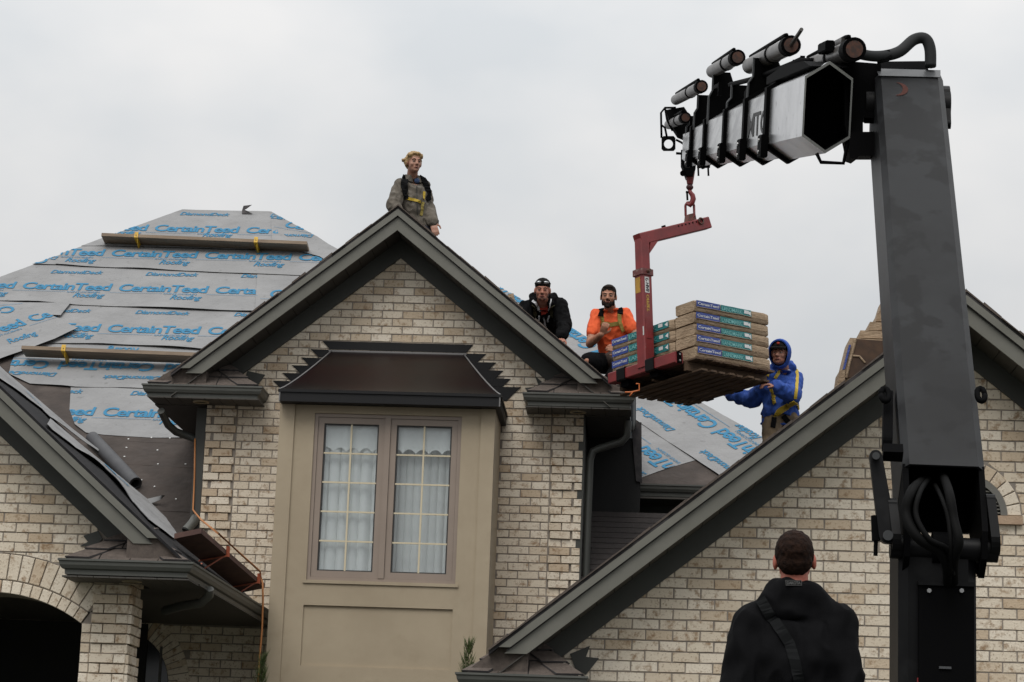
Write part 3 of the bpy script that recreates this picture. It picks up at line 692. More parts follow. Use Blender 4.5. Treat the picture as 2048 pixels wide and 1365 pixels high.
# porch back wall in the shade, with a door opening under an arch
YBW = -.1
FBW = Fr((0, YBW, 0), (1, 0, 0), (0, -1, 0))
dx0, dx1 = W(150, 1320, YBW).x, W(318, 1320, YBW).x; dz = W(300, 1310, YBW).z
slab('porch_back_wall', FBW, [(-8, 0), (-3.67, 0), (-3.67, 3.68), (-8, 3.68)], .2)
xarc = W(232, 1300, YBW).x; RA = abs(dx1-xarc)*1.25; zarc = dz-.30
lay('porch_back', FBW, None, (-5.6, -3.67, 2.0, 3.5), skip=lambda x, z: (x-xarc)**2+(z-zarc)**2 < (RA+.22)**2 and abs(x-xarc) < RA+.1 or (x < dx1 and z < zarc), ph=.07)
t = -.2
while t < 1.9:
    BR.append(([FBW.p(xarc+r_*math.cos(q), zarc+r_*math.sin(q)) for r_, q in ((RA, t+.006), (RA+.21, t+.005), (RA+.21, t+.088), (RA, t+.087))], FBW.n, .01, 'porch_back')); t += .096
mb = MB(); mb.prism([FBW.p(xarc+(RA-.004)*math.cos(a_*.1-.1), zarc+(RA-.004)*math.sin(a_*.1-.1), .002) for a_ in range(33)]+[FBW.p(xarc-RA, 0, .002), FBW.p(xarc+RA*.995, 0, .002)], (0, -.004, 0))
mb.build('entry_glass', mat('dark_glass', (.012, .013, .014), .12), house)
for xx in (-.9, -.45, 0.02, .46):
    mb = MB(); mb.bb(xarc+xx-.012, xarc+xx+.012, YBW-.02, YBW-.007, 1.6, zarc+RA*.7); mb.build('muntin', LEAD if False else mat('dark_muntin', (.06, .055, .05), .5), house)
mb = MB(); mb.tube([FBW.p(xarc+(RA*.62)*math.cos(a_*.1), zarc-.1+(RA*.62)*math.sin(a_*.1)*.6, .012) for a_ in range(32)], .01, 6); mb.build('muntin', mat('dark_muntin', (.06, .055, .05), .5), house)

# ================================================================== MAIN ROOF
def mir(pts, yr): return pts+[(x, 2*yr-y, z) for x, y, z in pts]
def mz(y): return MAIND+.75*y
YR = 7.35
A = [(-14.26, -.5, mz(-.5)), (-4.53, -.5, mz(-.5)), (-4.53, 6.67, mz(6.67)), (-5.21, YR, mz(YR)), (-6.41, YR, mz(YR))]
mb = MB(); mb.hull(mir(A, YR)); mb.build('main_roof', FELT, house)
Bp = [(-4.53, .3, mz(.3)), (-4.53, 6.67, mz(6.67)), (-3.0, 5.14, mz(5.14)), (-3.0, .3, mz(.3))]
mb = MB(); mb.hull(mir(Bp, YR)); mb.build('main_roof', FELT, house)
Cp = [(-2.99, 6.6, mz(6.6)), (2.20, 1.41, mz(1.41)), (-.60, 1.41, mz(1.41)), (-2.99, 1.41, mz(1.41))]
mb = MB(); mb.hull(mir(Cp, 6.6)); mb.build('main_roof', FELT, house)
gutter([(-.10, 1.33), (2.3, 1.33)], mz(1.41)-.005)
mb = MB(); mb.bb(-.6, 2.2, 1.36, 1.9, mz(1.41)-.16, mz(1.41)-.14); mb.build('eave_soffit', SOFFIT, house)
mb = MB(); mb.bb(-.6, 2.2, 1.9, 2.1, 2.0, mz(1.41)-.16); mb.build('shaded_recess_wall', FRIEZE, house)  # brick wall under the eave, its shade painted as dark board colour
mb = MB(); mb.bb(-.63, -.05, 1.26, 1.355, 3.9, 5.80); mb.build('recess_shade_panel', DARKIN, house)  # near-black panel stands in for the deep shade of the recess
mb = MB(); mb.prism([W(1262, 845, 1.24), W(1283, 845, 1.24), W(1284, 966, 1.24), W(1272, 962, 1.24)], (0, .015, 0)); mb.build('valley_trim', SHEDGE, house)
# low shingled roof in the notch between dormer and garage
lr = MB(); lr.prism([(-.63, -.0, 4.12), (1.6, -.0, 4.12), (1.6, 1.25, 5.0), (-.63, 1.25, 5.0)], (0, 0, -.1)); lr.build('notch_roof', SHEDGE, house)
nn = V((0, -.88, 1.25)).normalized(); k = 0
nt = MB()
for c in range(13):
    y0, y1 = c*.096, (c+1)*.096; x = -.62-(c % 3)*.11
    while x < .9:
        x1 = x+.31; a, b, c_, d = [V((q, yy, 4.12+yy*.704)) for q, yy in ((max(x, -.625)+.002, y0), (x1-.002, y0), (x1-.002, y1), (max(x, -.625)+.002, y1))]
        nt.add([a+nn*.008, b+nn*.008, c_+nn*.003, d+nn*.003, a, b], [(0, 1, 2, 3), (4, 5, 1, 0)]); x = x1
setp(nt.build('notch_shingles', mat('eave_shaded_shingle', (.034, .027, .025), .95, var=((.022, .018, .017), 26, .35, .65), bump=(300, .003)), house), kind='stuff')  # shade under the eaves is put into this darker shingle colour
# ================================================================== BRICKS: the 300 that show largest as parts, the rest joined
def hidden(x, y):
    return (1742 < x < 2000) or (y > 1190 and 1436 < x < 1726 and (x-1436)*1.2+1365-y > 0) or (1530 < x < 1640 and 1060 < y < 1200)
cand = []
for i, (pts, n, pr, wall) in enumerate(BR):
    if len(pts) != 4 or n.y > -.9: continue
    e = sorted([(pts[k]-pts[(k+1) % 4]).length for k in range(4)])
    if e[3] < BL-JT-.012 or e[0] < BH-JT-.006: continue
    if wall == 'porch' and abs((pts[1]-pts[0]).z) > .02: continue
    q = [Q(p) for p in pts]; c = sum(q_[0] for q_ in q)/4, sum(q_[1] for q_ in q)/4
    if not (0 < c[0] < 2048 and 0 < c[1] < 1365) or hidden(*c): continue
    cand.append((-area2(q), i))
cand.sort(); single = set(i for _, i in cand[:300])
protos = []
for k in range(8):
    mb = MB(); a, b = (BL-JT)/2, (BH-JT)/2; j = lambda: random.uniform(-.0022, .0022)
    brick_into(mb, [V((-a+j(), 0, -b+j())), V((a+j(), 0, -b+j())), V((a+j(), 0, b+j())), V((-a+j(), 0, b+j()))], V((0, -1, 0)), .006+random.uniform(0, .002))
    protos.append(mb.mesh('brick', BRICK))
hl = house.location
rest = MB()
for i, (pts, n, pr, wall) in enumerate(BR):
    if i in single:
        o = link('brick', random.choice(protos), house); c = sum(pts, V((0, 0, 0)))/4
        o.location = c-hl+V((0, -(pr-.006), 0)); o.rotation_euler = (0, random.uniform(-.006, .006), 0)
    else: brick_into(rest, pts, n, pr)
setp(rest.build('wall_bricks', BRICK, house, tones=True), kind='stuff')

# ================================================================== UNDERLAYMENT ON THE MAIN ROOF
TD = V((0, .8, .6)); XDm = V((1, 0, 0)); NM = V((0, -.6, .8))
def rp(x, t, d=0): return V((x, 0, MAIND))+TD*t+NM*d
def r2(px, py):
    p = R(px, py); return (p.x, p.y/.8)
LEFT_FRONT = ccw([(-14.26, -.6), (-4.0, -.6), (-2.9, .3), (-2.9, 5.24/.8), (-5.21, YR/.8), (-6.41, YR/.8)])
RIGHT_FRONT = ccw([(-2.99, 6.6/.8), (2.20, 1.41/.8), (-2.99, 1.41/.8)])
UNIT, CTW = 1.235, 1.135
def wrink(x, t, k):
    return .005*noise.noise(V((x*1.7, t*3.1, k*3.3)))+.004*noise.noise(V((x*3+t*3, t*5-x*2, k)))
def sheet(px, level, texts=(), front=None, lift=None, m=None, k=0, name='underlayment_sheet', label=None, flat=False, place=None, amp=1.0):
    """one strip of wrap: px = outline in photo pixels on the roof plane, lift = (height, index of the edge whose border curls up)"""
    to2, to3 = place or (r2, rp)
    poly = ccw([to2(*p) for p in px])
    lift_pts = [to2(*p) for p in lift[1]] if lift else None
    if front: poly = clip2(poly, front)
    def dist(x, t):
        d = 9
        for i in range(len(lift_pts)-1):
            a, b = V(lift_pts[i]), V(lift_pts[i+1]); u = b-a; s = max(0, min(1, (V((x, t))-a).dot(u)/u.dot(u))); d = min(d, (V((x, t))-a-u*s).length)
        return d
    def h(x, t):
        q = level+amp*wrink(x, t, k)
        if lift_pts:
            q += lift[0]*max(0, .25+noise.noise(V((x*1.3, k*7.1, .5)))*1.5)*math.exp(-(dist(x, t)/.09)**1.5)
        return q
    bm = bmesh.new(); bm.faces.new([bm.verts.new((x, t, 0)) for x, t in poly])
    xs = [v.co.x for v in bm.verts]; ts = [v.co.y for v in bm.verts]
    def cuts(a, b, st): return [a+st*i for i in range(1, int((b-a)/st)+1)]
    for c in cuts(min(xs), max(xs), .16): bmesh.ops.bisect_plane(bm, geom=bm.verts[:]+bm.edges[:]+bm.faces[:], plane_co=(c, 0, 0), plane_no=(1, 0, 0))
    for c in cuts(min(ts), max(ts), .08): bmesh.ops.bisect_plane(bm, geom=bm.verts[:]+bm.edges[:]+bm.faces[:], plane_co=(0, c, 0), plane_no=(0, 1, 0))
    bm.normal_update()
    if bm.faces and sum(f.normal.z for f in bm.faces) < 0: bmesh.ops.reverse_faces(bm, faces=bm.faces[:])
    bm.verts.index_update()
    co = [v.co.copy() for v in bm.verts]; fs = [[v.index for v in f.verts] for f in bm.faces]
    be = []
    for e in bm.edges:
        if len(e.link_faces) == 1:
            l = e.link_loops[0]; be.append((l.vert.index, l.link_loop_next.vert.index))
    bm.free(); nv = len(co)
    mb = MB()
    top = [to3(v.x, v.y, h(v.x, v.y)) for v in co]; bot = [to3(v.x, v.y, h(v.x, v.y)-.005) for v in co]
    mb.add(top+bot, fs, 0)
    b0 = 0
    for f in fs: mb.f.append([nv+i for i in reversed(f)]); mb.m.append(1); mb.t.append(0)
    for a, b in be: mb.f.append([a, nv+a, nv+b, b]); mb.m.append(1); mb.t.append(0)
    o = mb.build(name, [m or WRAP, WRAPU if m is None else m], house, smooth=30)
    if label: o['label'] = label
    if texts:
        ink = MB()
        for tx in texts:
            kind, (sx, sy), ang = tx[0], tx[1], (tx[2] if len(tx) > 2 else 0.0)
            p0 = to2(sx, sy)
            if len(tx) > 3: p0 = (p0[0]+math.cos(ang)*tx[3], p0[1]+math.sin(ang)*tx[3])
            items = {'CT': [('CertainTeed', CTW, .30, dict(bold=.023, xs=1.25, sp=.88), 0, 0), ('SAINT-GOBAIN', .42, .062, dict(xs=1.2), .60, -.085)],
                     'RF': [('Roofing', .40, .185, dict(bold=.012, shear=.28), 0, 0)], 'DD': [('DiamondDeck', .68, .15, dict(bold=.013, shear=.25, xs=1.2), 0, 0)]}[kind]
            ca, sa = math.cos(ang), math.sin(ang)
            for txt, wd, sz, kw, ox, oy in items:
                vs, tf, w = text_geo(txt, 1.0, **kw)
                q = [(p0[0]+ca*(x*wd/w+ox)-sa*(y*sz+oy), p0[1]+sa*(x*wd/w+ox)+ca*(y*sz+oy)) for x, y in vs]
                for f in tf:
                    c = clip2(ccw([q[i] for i in f]), poly)
                    if len(c) >= 3 and area2(c) > 1e-7: ink.add([to3(x, t, h(x, t)+.007) for x, t in c], [tuple(range(len(c)))])
            if kind == 'CT':                    # hairline under the name
                c = clip2(ccw([(p0[0]+ca*x-sa*y, p0[1]+sa*x+ca*y) for x, y in ((-.10, -.062), (.58, -.062), (.58, -.056), (-.10, -.056))]), poly)
                if len(c) >= 3: ink.add([to3(x, t, h(x, t)+.007) for x, t in c], [tuple(range(len(c)))])
        if ink.f: ink.build('lettering', BLUEINK, o)
    return o
U_ = math.pi
def row(ct, rf, dd, n0=-1, n1=3):
    """pixel anchors of one strip's three printed lines, repeated along the strip"""
    out = []
    for i in range(n0, n1+1):
        for kd, p in (('CT', ct), ('RF', rf), ('DD', dd)):
            if p: out.append((kd, p, 0.0, UNIT*i))
    return out
lf = LEFT_FRONT
sheet([(142, 774), (420, 784), (470, 800), (440, 884), (390, 878), (300, 877), (230, 873), (172, 868), (150, 852), (139, 820)], .008, row((203, 834), (318, 851), (58+202, 792), -1, 1), lf, (.02, [(150, 852), (172, 868), (390, 878)]), k=1)
sheet([(40, 690), (120, 680), (480, 690), (520, 720), (470, 790), (420, 788), (330, 781), (240, 777), (150, 777), (60, 770), (18, 752), (22, 730)], .016,
      [('RF', (279, 700), U_), ('RF', (279, 700), U_, -1.235), ('DD', (115, 749), U_), ('DD', (322, 757), U_), ('CT', (312, 731), U_), ('CT', (312, 731), U_, 1.26), ('CT', (312, 731), U_, -1.26)], lf, (.018, [(18, 752), (150, 777), (420, 788)]), k=2)
sheet([(-60, 600), (400, 606), (640, 612), (640, 712), (420, 705), (310, 698), (205, 693), (100, 690), (-60, 690)], .024, row((213, 668), (322, 684), (270, 632), -1, 2), lf, (.022, [(-60, 690), (205, 693), (310, 698), (640, 712)]), k=3)
sheet([(-120, 520), (519, 540), (514, 629), (440, 627), (300, 621), (160, 615), (0, 606), (-120, 602)], .034, row((43, 583), (145, 600), (101, 552), -1, 3), lf, (.026, [(-120, 602), (0, 606), (160, 615), (300, 621), (514, 629)]), k=4)
sheet([(516, 540), (700, 548), (700, 642), (510, 629)], .042, [('CT', (538, 601)), ('RF', (640, 619)), ('DD', (590, 571))], lf, (.02, [(510, 629), (700, 642)]), k=5)
sheet([(-20, 500), (130, 480), (122, 520), (113, 536), (45, 535), (-20, 550)], .044, [('CT', (100, 523), U_*.98), ('DD', (118, 520), U_)], lf, (.012, [(45, 535), (113, 536)]), k=6)
sheet([(124, 470), (700, 482), (720, 562), (600, 558), (420, 551), (300, 545), (160, 539), (112, 536), (122, 515)], .050, row((221, 520), (318, 536), (300, 494), -1, 3), lf, (.022, [(112, 536), (160, 539), (300, 545), (420, 551), (720, 562)]), k=7)
sheet([(150, 400), (545, 400), (560, 496), (548, 510), (200, 500), (100, 500)], .060, row((308, 471), (405, 482), (360, 439), -1, 1), lf, (.015, [(548, 510), (200, 500)]), k=8)
sheet([(541, 420), (720, 540), (700, 560), (640, 523), (545, 497)], .068, [('DD', (541, 446), -.2), ('CT', (566, 463), -.35), ('DD', (628, 480), U_)], lf, (.014, [(640, 523), (545, 497)]), k=9)
# patched pieces laid askew at the left edge
sheet([(-60, 612), (142, 614), (122, 639), (90, 638), (0, 656), (-60, 672)], .056, [('CT', (30, 621), U_+.25), ('RF', (-5, 648), U_+.25)], lf, (.03, [(122, 639), (90, 638), (0, 656), (-60, 672)]), k=10)
ang = math.atan2(r2(86, 676)[1]-r2(21, 697)[1], r2(86, 676)[0]-r2(21, 697)[0])
sheet([(-60, 668), (0, 655), (64, 640), (92, 636), (118, 646), (157, 668), (110, 690), (64, 706), (0, 728), (-60, 748)], .066,
      [('CT', (69, 655), ang), ('CT', (69, 655), ang, -UNIT), ('RF', (21, 698), ang)], lf, (.02, [(157, 668), (110, 690), (64, 706), (-60, 748)]), k=11)
# bare felt strips below
sheet([(60, 770), (395, 870), (400, 890), (300, 886), (180, 880), (60, 880)], .003, (), lf, (.004, [(300, 886), (180, 880)]), m=FELT, k=12, name='felt_sheet')
sheet([(180, 880), (400, 884), (400, 938), (260, 930), (180, 930)], .004, (), lf, (.006, [(400, 938), (260, 930)]), m=FELT, k=13, name='felt_sheet')
sheet([(200, 925), (400, 935), (396, 1026), (300, 1022), (200, 1010)], .002, (), lf, (.006, [(396, 1026), (300, 1022)]), m=FELT, k=14, name='felt_sheet')
nail = MB()
for (x, y) in ((257, 880), (303, 877), (340, 878), (253, 897), (315, 902), (316, 930), (249, 915), (309, 975), (371, 930), (283, 962), (352, 1000)):
    p = R(x, y); nail.cyl(p, p+NM*.012, .010, 10)
setp(nail.build('nail_caps', mat('pale_cap', (.55, .55, .54), .6), house), kind='stuff')
# right-hand part of the roof: strips laid along the hip, lettering upside down
a_, b_ = r2(1432, 952), r2(1279, 847.5); ang = math.atan2(b_[1]-a_[1], b_[0]-a_[0])
sheet([(1278, 845), (1300, 861), (1392, 921), (1335, 938), (1281, 957), (1278, 958)], .006, [('CT', (1280, 884), ang, -CTW-.13), ('CT', (1280, 884), ang, -CTW-.13+UNIT), ('DD', (1300, 955), ang, -.2)], RIGHT_FRONT, (.01, [(1390, 921), (1335, 938), (1281, 957)]), k=20)
tr = [('CT', (1440, 853), ang, UNIT*i) for i in range(-2, 4)]+[('DD', (1351, 863), ang, UNIT*i) for i in range(-2, 4)]+[('RF', (1524, 878), ang, UNIT*i) for i in range(-1, 4)]
sheet([(1000, 560), (1530, 880), (1560, 940), (1445, 958), (1279, 847.5), (1130, 745), (1000, 655)], .014, tr, RIGHT_FRONT, (.012, [(1432, 952), (1279, 847.5), (1130, 745)]), k=21)
# wrap pieces on the right slope of the porch roof
PL = (pw2, lambda y, s, d=0: pp3(y, s, d))
def pwrap(poly, lv, k, lf_=None, tx=()): return sheet(poly, lv, tx, None, lf_, k=k, place=PL)
PT = -U_/2
pwrap([(-40, 700), (0, 738), (63, 792), (125, 846), (195, 902), (192, 911), (97, 838), (81, 821), (25, 779), (-40, 735)], .02, 31, (.02, [(192, 911), (97, 838), (25, 779)]), [('DD', (96, 832), PT), ('DD', (20, 765), PT), ('CT', (150, 880), PT)])
pwrap([(90, 854), (98, 840), (160, 893), (215, 938), (290, 1000), (330, 1040), (352, 1072), (345, 1080), (295, 1043), (206, 942)], .02, 32, (.03, [(90, 854), (206, 942), (295, 1043)]), [('DD', (105, 856), PT), ('DD', (180, 918), PT), ('CT', (250, 975), PT), ('RF', (325, 1048), PT)])

# ---- loose things on the roof
def plank_on_roof(pa, pb, w, th, label, off, name='plank', m=None):
    a, b = R(*pa, .0), R(*pb, .0)
    n = NM; a = a+n*off; b = b+n*off; d = (b-a).normalized()
    mb = MB(); up = V((0, -.05, 1))
    mb.bar(a, b, w, th, up, bev=.004)
    o = mb.build(name, m or WOOD, None, org=a); return setp(o, label, 'plank', 'planks resting on yellow roof brackets')
def roof_bracket(p, label):
    """yellow roof jack: strap up the slope, arm out, plate folded over the plank's edge"""
    base = R(*p, 0); e = empty('roof_bracket', base, label, 'roof bracket', 'yellow roof brackets')
    return base, e
def bracketed_plank(pl, pr_, brs, label, blabels):
    # plank stands out from the roof on brackets: front edge faces the camera, top edge lit
    A_, B_ = R(*pl), R(*pr_); d = (B_-A_).normalized()
    out = V((0, -1, .06)).normalized(); upv = d.cross(out); upv = upv if upv.z > 0 else -upv
    off = NM*.09
    a, b = A_+off, B_+off
    mb = MB(); tilt = (upv*.55+out*-.1+V((0, 0, 0))).normalized()
    # board 235 x 40 mm, its wide face looking down the slope and down
    wide = (V((0, -.97, .20))).normalized(); thin = d.cross(wide).normalized(); thin = thin if thin.z > 0 else -thin
    c0, c1 = a+wide*.08, b+wide*.08
    hw, ht = .118, .022
    vs = [c+wide*sx*hw+thin*sz*ht for c in (c0, c1) for sx, sz in ((-1, -1), (1, -1), (1, 1), (-1, 1))]
    mb.add(vs, [(0, 1, 2, 3), (7, 6, 5, 4), (0, 4, 5, 1), (1, 5, 6, 2), (2, 6, 7, 3), (3, 7, 4, 0)])
    o = mb.build('plank', WOOD, None, org=a); setp(o, label, 'plank', 'planks resting on yellow roof brackets')
    for q, lb in zip(brs, blabels):
        c = R(*q)+off; t = (c-c0).dot(d); c = c0+d*t
        e = empty('roof_bracket', c, lb, 'roof bracket', 'yellow roof brackets')
        w = .022
        mb = MB(); mb.bar(c+wide*(hw+.004)-thin*(ht+.004), c+wide*(hw+.004)+thin*(ht+.03), .05, .006, wide); mb.build('front_plate', YELLOW, e)
        foot = c+wide*(-hw)-thin*.16
        mb = MB(); mb.bar(c+wide*(hw)-thin*(ht+.005), c-wide*hw-thin*(ht+.005), .05, .008, thin); mb.build('arm', YELLOW, e)
        mb = MB(); mb.prism([c+wide*(hw-.01)-thin*(ht+.008)+d*.012, c+wide*(hw-.05)-thin*(ht+.06)+d*.012, c-wide*(hw+.06)-thin*(ht+.12)+d*.012, c-wide*hw-thin*(ht+.008)+d*.012], d*.012); mb.build('brace', YELLOW, e)
        mb = MB(); mb.bar(c+wide*(hw+.007)+thin*(ht+.004), c+wide*(hw-.02)+thin*(ht+.007), .05, .006, thin); mb.build('lip', YELLOW, e)
        mb = MB(); mb.cyl(c+wide*(hw+.007)+thin*.005, c+wide*(hw+.012)+thin*.005, .007, 8); mb.build('bolt', mat('dark_bolt', (.05, .04, .03), .5), e)
bracketed_plank((210, 495), (618, 512), [(278, 500), (518, 506)], 'weathered wooden plank held by two yellow brackets high on the wrapped roof', ['yellow roof bracket near the left end of the upper plank', 'yellow roof bracket near the right end of the upper plank'])
bracketed_plank((52, 722), (400, 736), [(134, 728)], 'lower wooden plank on the wrapped roof, its right end hidden by the gable', ['yellow roof bracket clasping the lower plank'])
# curled scrap on the ridge
mb = MB(); p = [R(482, 427), R(505, 427), R(490, 418), R(487, 413), R(504, 409)]; q = V((0, .08, 0))
vs = [W(484, 428, 7.2), W(505, 428, 7.2), W(489, 420, 7.25), W(484, 421, 7.25), W(487, 412, 7.3), W(504, 410, 7.1), W(492, 419, 7.2)]
for tri in ((0, 1, 2), (0, 2, 3), (3, 2, 4), (4, 2, 6), (4, 6, 5)): mb.prism([vs[i] for i in tri], (0, .012, .004))
setp(mb.build('felt_scrap', SHEDGE, None, org=vs[0]), 'small bent black scrap of felt sticking up on the roof ridge', 'felt scrap')
# roll of felt
ra, rb = R(184, 876, .085), R(271, 968, .085)
d = (rb-ra).normalized(); up = d.orthogonal().normalized(); s2 = d.cross(up)
rings = []
prof = [(0, .02), (0, .074), (1, .074), (1, .05), (.9, .045), (.9, .002)]
for f, r_ in prof: rings.append([ra+(rb-ra)*f+(up*math.cos(2*math.pi*i/24)+s2*math.sin(2*math.pi*i/24))*r_ for i in range(24)])
mb = MB(); mb.loft(rings); roll = mb.build('felt_roll', mat('black_roll', (.032, .032, .036), .55, var=((.042, .042, .046), 6, .4, .6)), None, smooth=35, org=ra); setp(roll, 'dark grey cardboard-like roll of roofing felt lying on the slope above the porch', 'felt roll')
# curled flap by the roll
mb = MB(); g0 = R(298, 1000, .02); vs = []
for i in range(11):
    t = i/10; px_ = 286+42*t; mid_ = 1004-12*t**1.6; half_ = 9*(1-t)**.5*(.55+.45*t)+.4
    vs += [R(px_, mid_+half_, .03+.10*t**2), R(px_+2, mid_-half_, .05+.13*t**1.5)]
mb.add(vs, [(2*i, 2*i+2, 2*i+3, 2*i+1) for i in range(10)]); mb.add([v-NM*.004 for v in vs], [(2*i, 2*i+1, 2*i+3, 2*i+2) for i in range(10)])
setp(mb.build('underlayment_flap', WRAP, None, smooth=True, org=g0), 'loose curled flap of grey wrap below the black felt roll', 'wrap flap')
# ---- red-brown staging plank on the porch slope with orange jacks and cord
NL, NR_, FL, FR_ = W(348, 1078, -3.7), W(402, 1067, -3.7), W(482, 1186, -1.05), W(529, 1177, -1.05)
mb = MB(); th = V((0, 0, .045))
mb.add([NL, NR_, FR_, FL, NL+th, NR_+th, FR_+th, FL+th], [(0, 3, 2, 1), (4, 5, 6, 7), (0, 1, 5, 4), (1, 2, 6, 5), (2, 3, 7, 6), (3, 0, 4, 7)])
setp(mb.build('plank', WOODR, None, org=NL), 'dark red-brown staging plank beside the brick, seen from below above the porch gutter', 'plank')
for t, lb in ((.36, 'orange roof jack under the near part of the red-brown plank'), (.86, 'orange roof jack under the far end of the red-brown plank')):
    l_, r_ = NL.lerp(FL, t), NR_.lerp(FR_, t); e = empty('roof_jack', l_, lb, 'roof jack', 'orange roof jacks')
    JM = mat('orange_steel', (.33, .075, .03), .5)
    mb = MB(); mb.bar(l_+V((-.01, 0, -.012)), r_+V((.02, 0, -.012)), .03, .012); mb.build('arm', JM, e)
    mb = MB(); mb.bar(r_+V((.02, 0, -.02)), r_+V((.02, 0, .075)), .03, .012); mb.build('lip', JM, e)
    mb = MB(); mb.bar(r_+V((-.02, .0, -.02)), l_+V((-.0, -.10, -.13)), .025, .012); mb.build('strut', JM, e)
    mb = MB(); mb.bar(l_+V((-.01, -.1, -.14)), l_+V((-.01, .12, -.02)), .025, .01); mb.build('foot', JM, e)
cp = [W(390, 878, -.02), W(389, 950, -.02), W(386, 1020, -.03), W(391, 1027, -.3), W(402, 1040, -1.2), NR_.lerp(FR_, .2)+V((.03, 0, .1)), NR_.lerp(FR_, .55)+V((.035, 0, .09)), NR_.lerp(FR_, .85)+V((.035, 0, .09)), W(521, 1152, -1.2), W(525, 1166, -1.25), W(526, 1200, -1.25), W(524, 1260, -1.25), W(518, 1330, -1.25), W(514, 1400, -1.25)]
mb = MB(); mb.tube(cp, .0095, 6); setp(mb.build('extension_cord', ORANGE, None, smooth=True, org=cp[-1]), 'orange cord running down the brick edge, along the plank and hanging past the porch gutter', 'cord')
mb = MB(); mb.tube([NL.lerp(FL, f)+V((-.05+.02*math.sin(f*9), 0, -.05)) for f in (.06, .2, .34, .5, .66, .78)], .011, 6); setp(mb.build('extension_cord', mat('red_orange_cord', (.5, .13, .05), .5), None, smooth=True, org=NL), 'thin reddish cord strung below the red-brown plank along the gutter', 'cord')

# ---- cedar tips
def cedar(px, py, y, h, label, seed, wd=.12):
    rnd = random.Random(seed); top = W(px, py, y); base = V((top.x, y, 0)); H = top.z
    e = empty('cedar_shrub', base, label, 'shrub', 'cedars beside the bay')
    mb = MB(); mb.tube([base, base+V((.01, 0, H*.6)), base+V((0, 0, H*.97))], .02, 6, 0, [.035, .022, .004]); mb.build('trunk', mat('cedar_bark', (.09, .06, .04), .9), e)
    lf_ = MB()
    def spray(o, d, L):
        side = d.cross(V((0, 1, 0))).normalized() if abs(d.y) < .9 else V((1, 0, 0))
        for k in range(7):
            q = o+d*L*k/7
            for s in (-1, 1):
                dd = (d*.8+side*s*.7+V((rnd.uniform(-.3, .3), rnd.uniform(-.4, .4), .2))).normalized(); ln = L*.3*(1-k/9)
                w = side.cross(dd).normalized()*.007
                lf_.add([q-w, q+w, q+dd*ln], [(0, 1, 2)])
        lf_.add([o-side*.004, o+side*.004, o+d*L*1.15], [(0, 1, 2)])
    for i in range(260):
        z = H*(1-(rnd.random()**1.6)*.62); r_ = wd*(.12+(H-z)/h*.75); r_ = min(r_, wd*2.6); a = rnd.uniform(0, 6.28)
        o = V((base.x+math.cos(a)*r_*rnd.random(), y+math.sin(a)*r_*rnd.random(), z-.05))
        spray(o, V((math.cos(a)*.45, math.sin(a)*.45, 1)).normalized(), rnd.uniform(.06, .14))
    for (dx, dzz) in ((-.035, .0), (.03, -.05), (.0, .0)):
        spray(V((base.x+dx, y, H+dzz-.16)), V((dx*.8, 0, 1)).normalized(), .17)
    setp(lf_.build('foliage', mat('cedar_green', (.07, .105, .032), .8, var=((.115, .15, .045), 14, .4, .65)), e), kind='stuff')
cedar(938, 1282, -2.0, .5, 'young green cedar tip rising between the stucco bay and the garage eave', 3)
cedar(526, 1312, -1.9, .5, 'green cedar tip standing left of the stucco bay under the orange cord', 5, .1)
# ================================================================== KNUCKLE-BOOM CRANE ON ITS TRUCK
CRK = mat('crane_black_paint', (.006, .006, .0065), .42, var=((.004, .004, .0045), 2.6, .42, .58), spots=((.009, .009, .0095), 5, .55, .66), spec=.12)
CRB = mat('scuffed_boom_paint', (.0125, .0132, .0145), .46, var=((.007, .007, .0076), 1.5, .42, .60), spots=((.0045, .0045, .005), 5.2, .51, .58), spec=.17)
CRD = mat('crane_dark', (.003, .003, .0033), .7, spec=.03)
CRG = mat('crane_grey_edge', (.05, .052, .055), .4)
SILV = mat('worn_silver_boom', (.50, .50, .505), .24, .8, var=((.36, .36, .37), 3, .4, .65), spots=((.02, .02, .02), 24, .68, .72))
SILV2 = mat('dirty_silver_boom', (.42, .42, .42), .24, .8, var=((.16, .16, .165), 5, .4, .62, (1, .25, 2)), spots=((.02, .02, .02), 16, .66, .74))
CYLM = mat('worn_cylinder', (.10, .092, .086), .4, .2, var=((.04, .037, .034), 7, .4, .62))
RUST = mat('rusty_cap', (.11, .045, .028), .7, var=((.05, .03, .025), 30, .4, .6))
HOSE = mat('rubber_hose', (.004, .004, .004), .65, spec=.06)
STEEL = mat('bare_steel', (.30, .30, .30), .35, .6)
crane = empty('crane_truck', W(1877, 1365, -11.2)*1.0, 'black knuckle boom crane on a truck, its silver telescopic boom reaching over the roof', 'crane')
crane.location = (crane.location.x, -11.2, 0)
PB, PT_ = W(1888, 931, -11.5), W(1817, 132, -9.4)
pa = (PT_-PB).normalized(); ps = (V((1, 0, 0))-pa*pa.x).normalized(); pn = ps.cross(pa)
def pp(s, n, a): return PB+ps*s+pn*n+pa*a          # local frame of the inner boom
LPO = (PT_-PB).length
def oct_ring(hs, hn0, hn1, a, ch=.035):
    return [pp(x, y, a) for x, y in ((-hs+ch, hn0), (hs-ch, hn0), (hs, hn0-ch), (hs, hn1+ch), (hs-ch, hn1), (-hs+ch, hn1), (-hs, hn1+ch), (-hs, hn0-ch))]
mb = MB()
mb.loft([oct_ring(.21, 0, -.5, 0), oct_ring(.21, 0, -.5, LPO-.10), oct_ring(.205, -.03, -.5, LPO)], caps=False)
mb.loft([oct_ring(.195, -.012, -.49, 0, .03), oct_ring(.195, -.012, -.49, .5, .03)][::-1], caps=False, mi=1)
mb.add([p for p in oct_ring(.195, -.012, -.49, .5, .03)], [tuple(range(8))], 1)
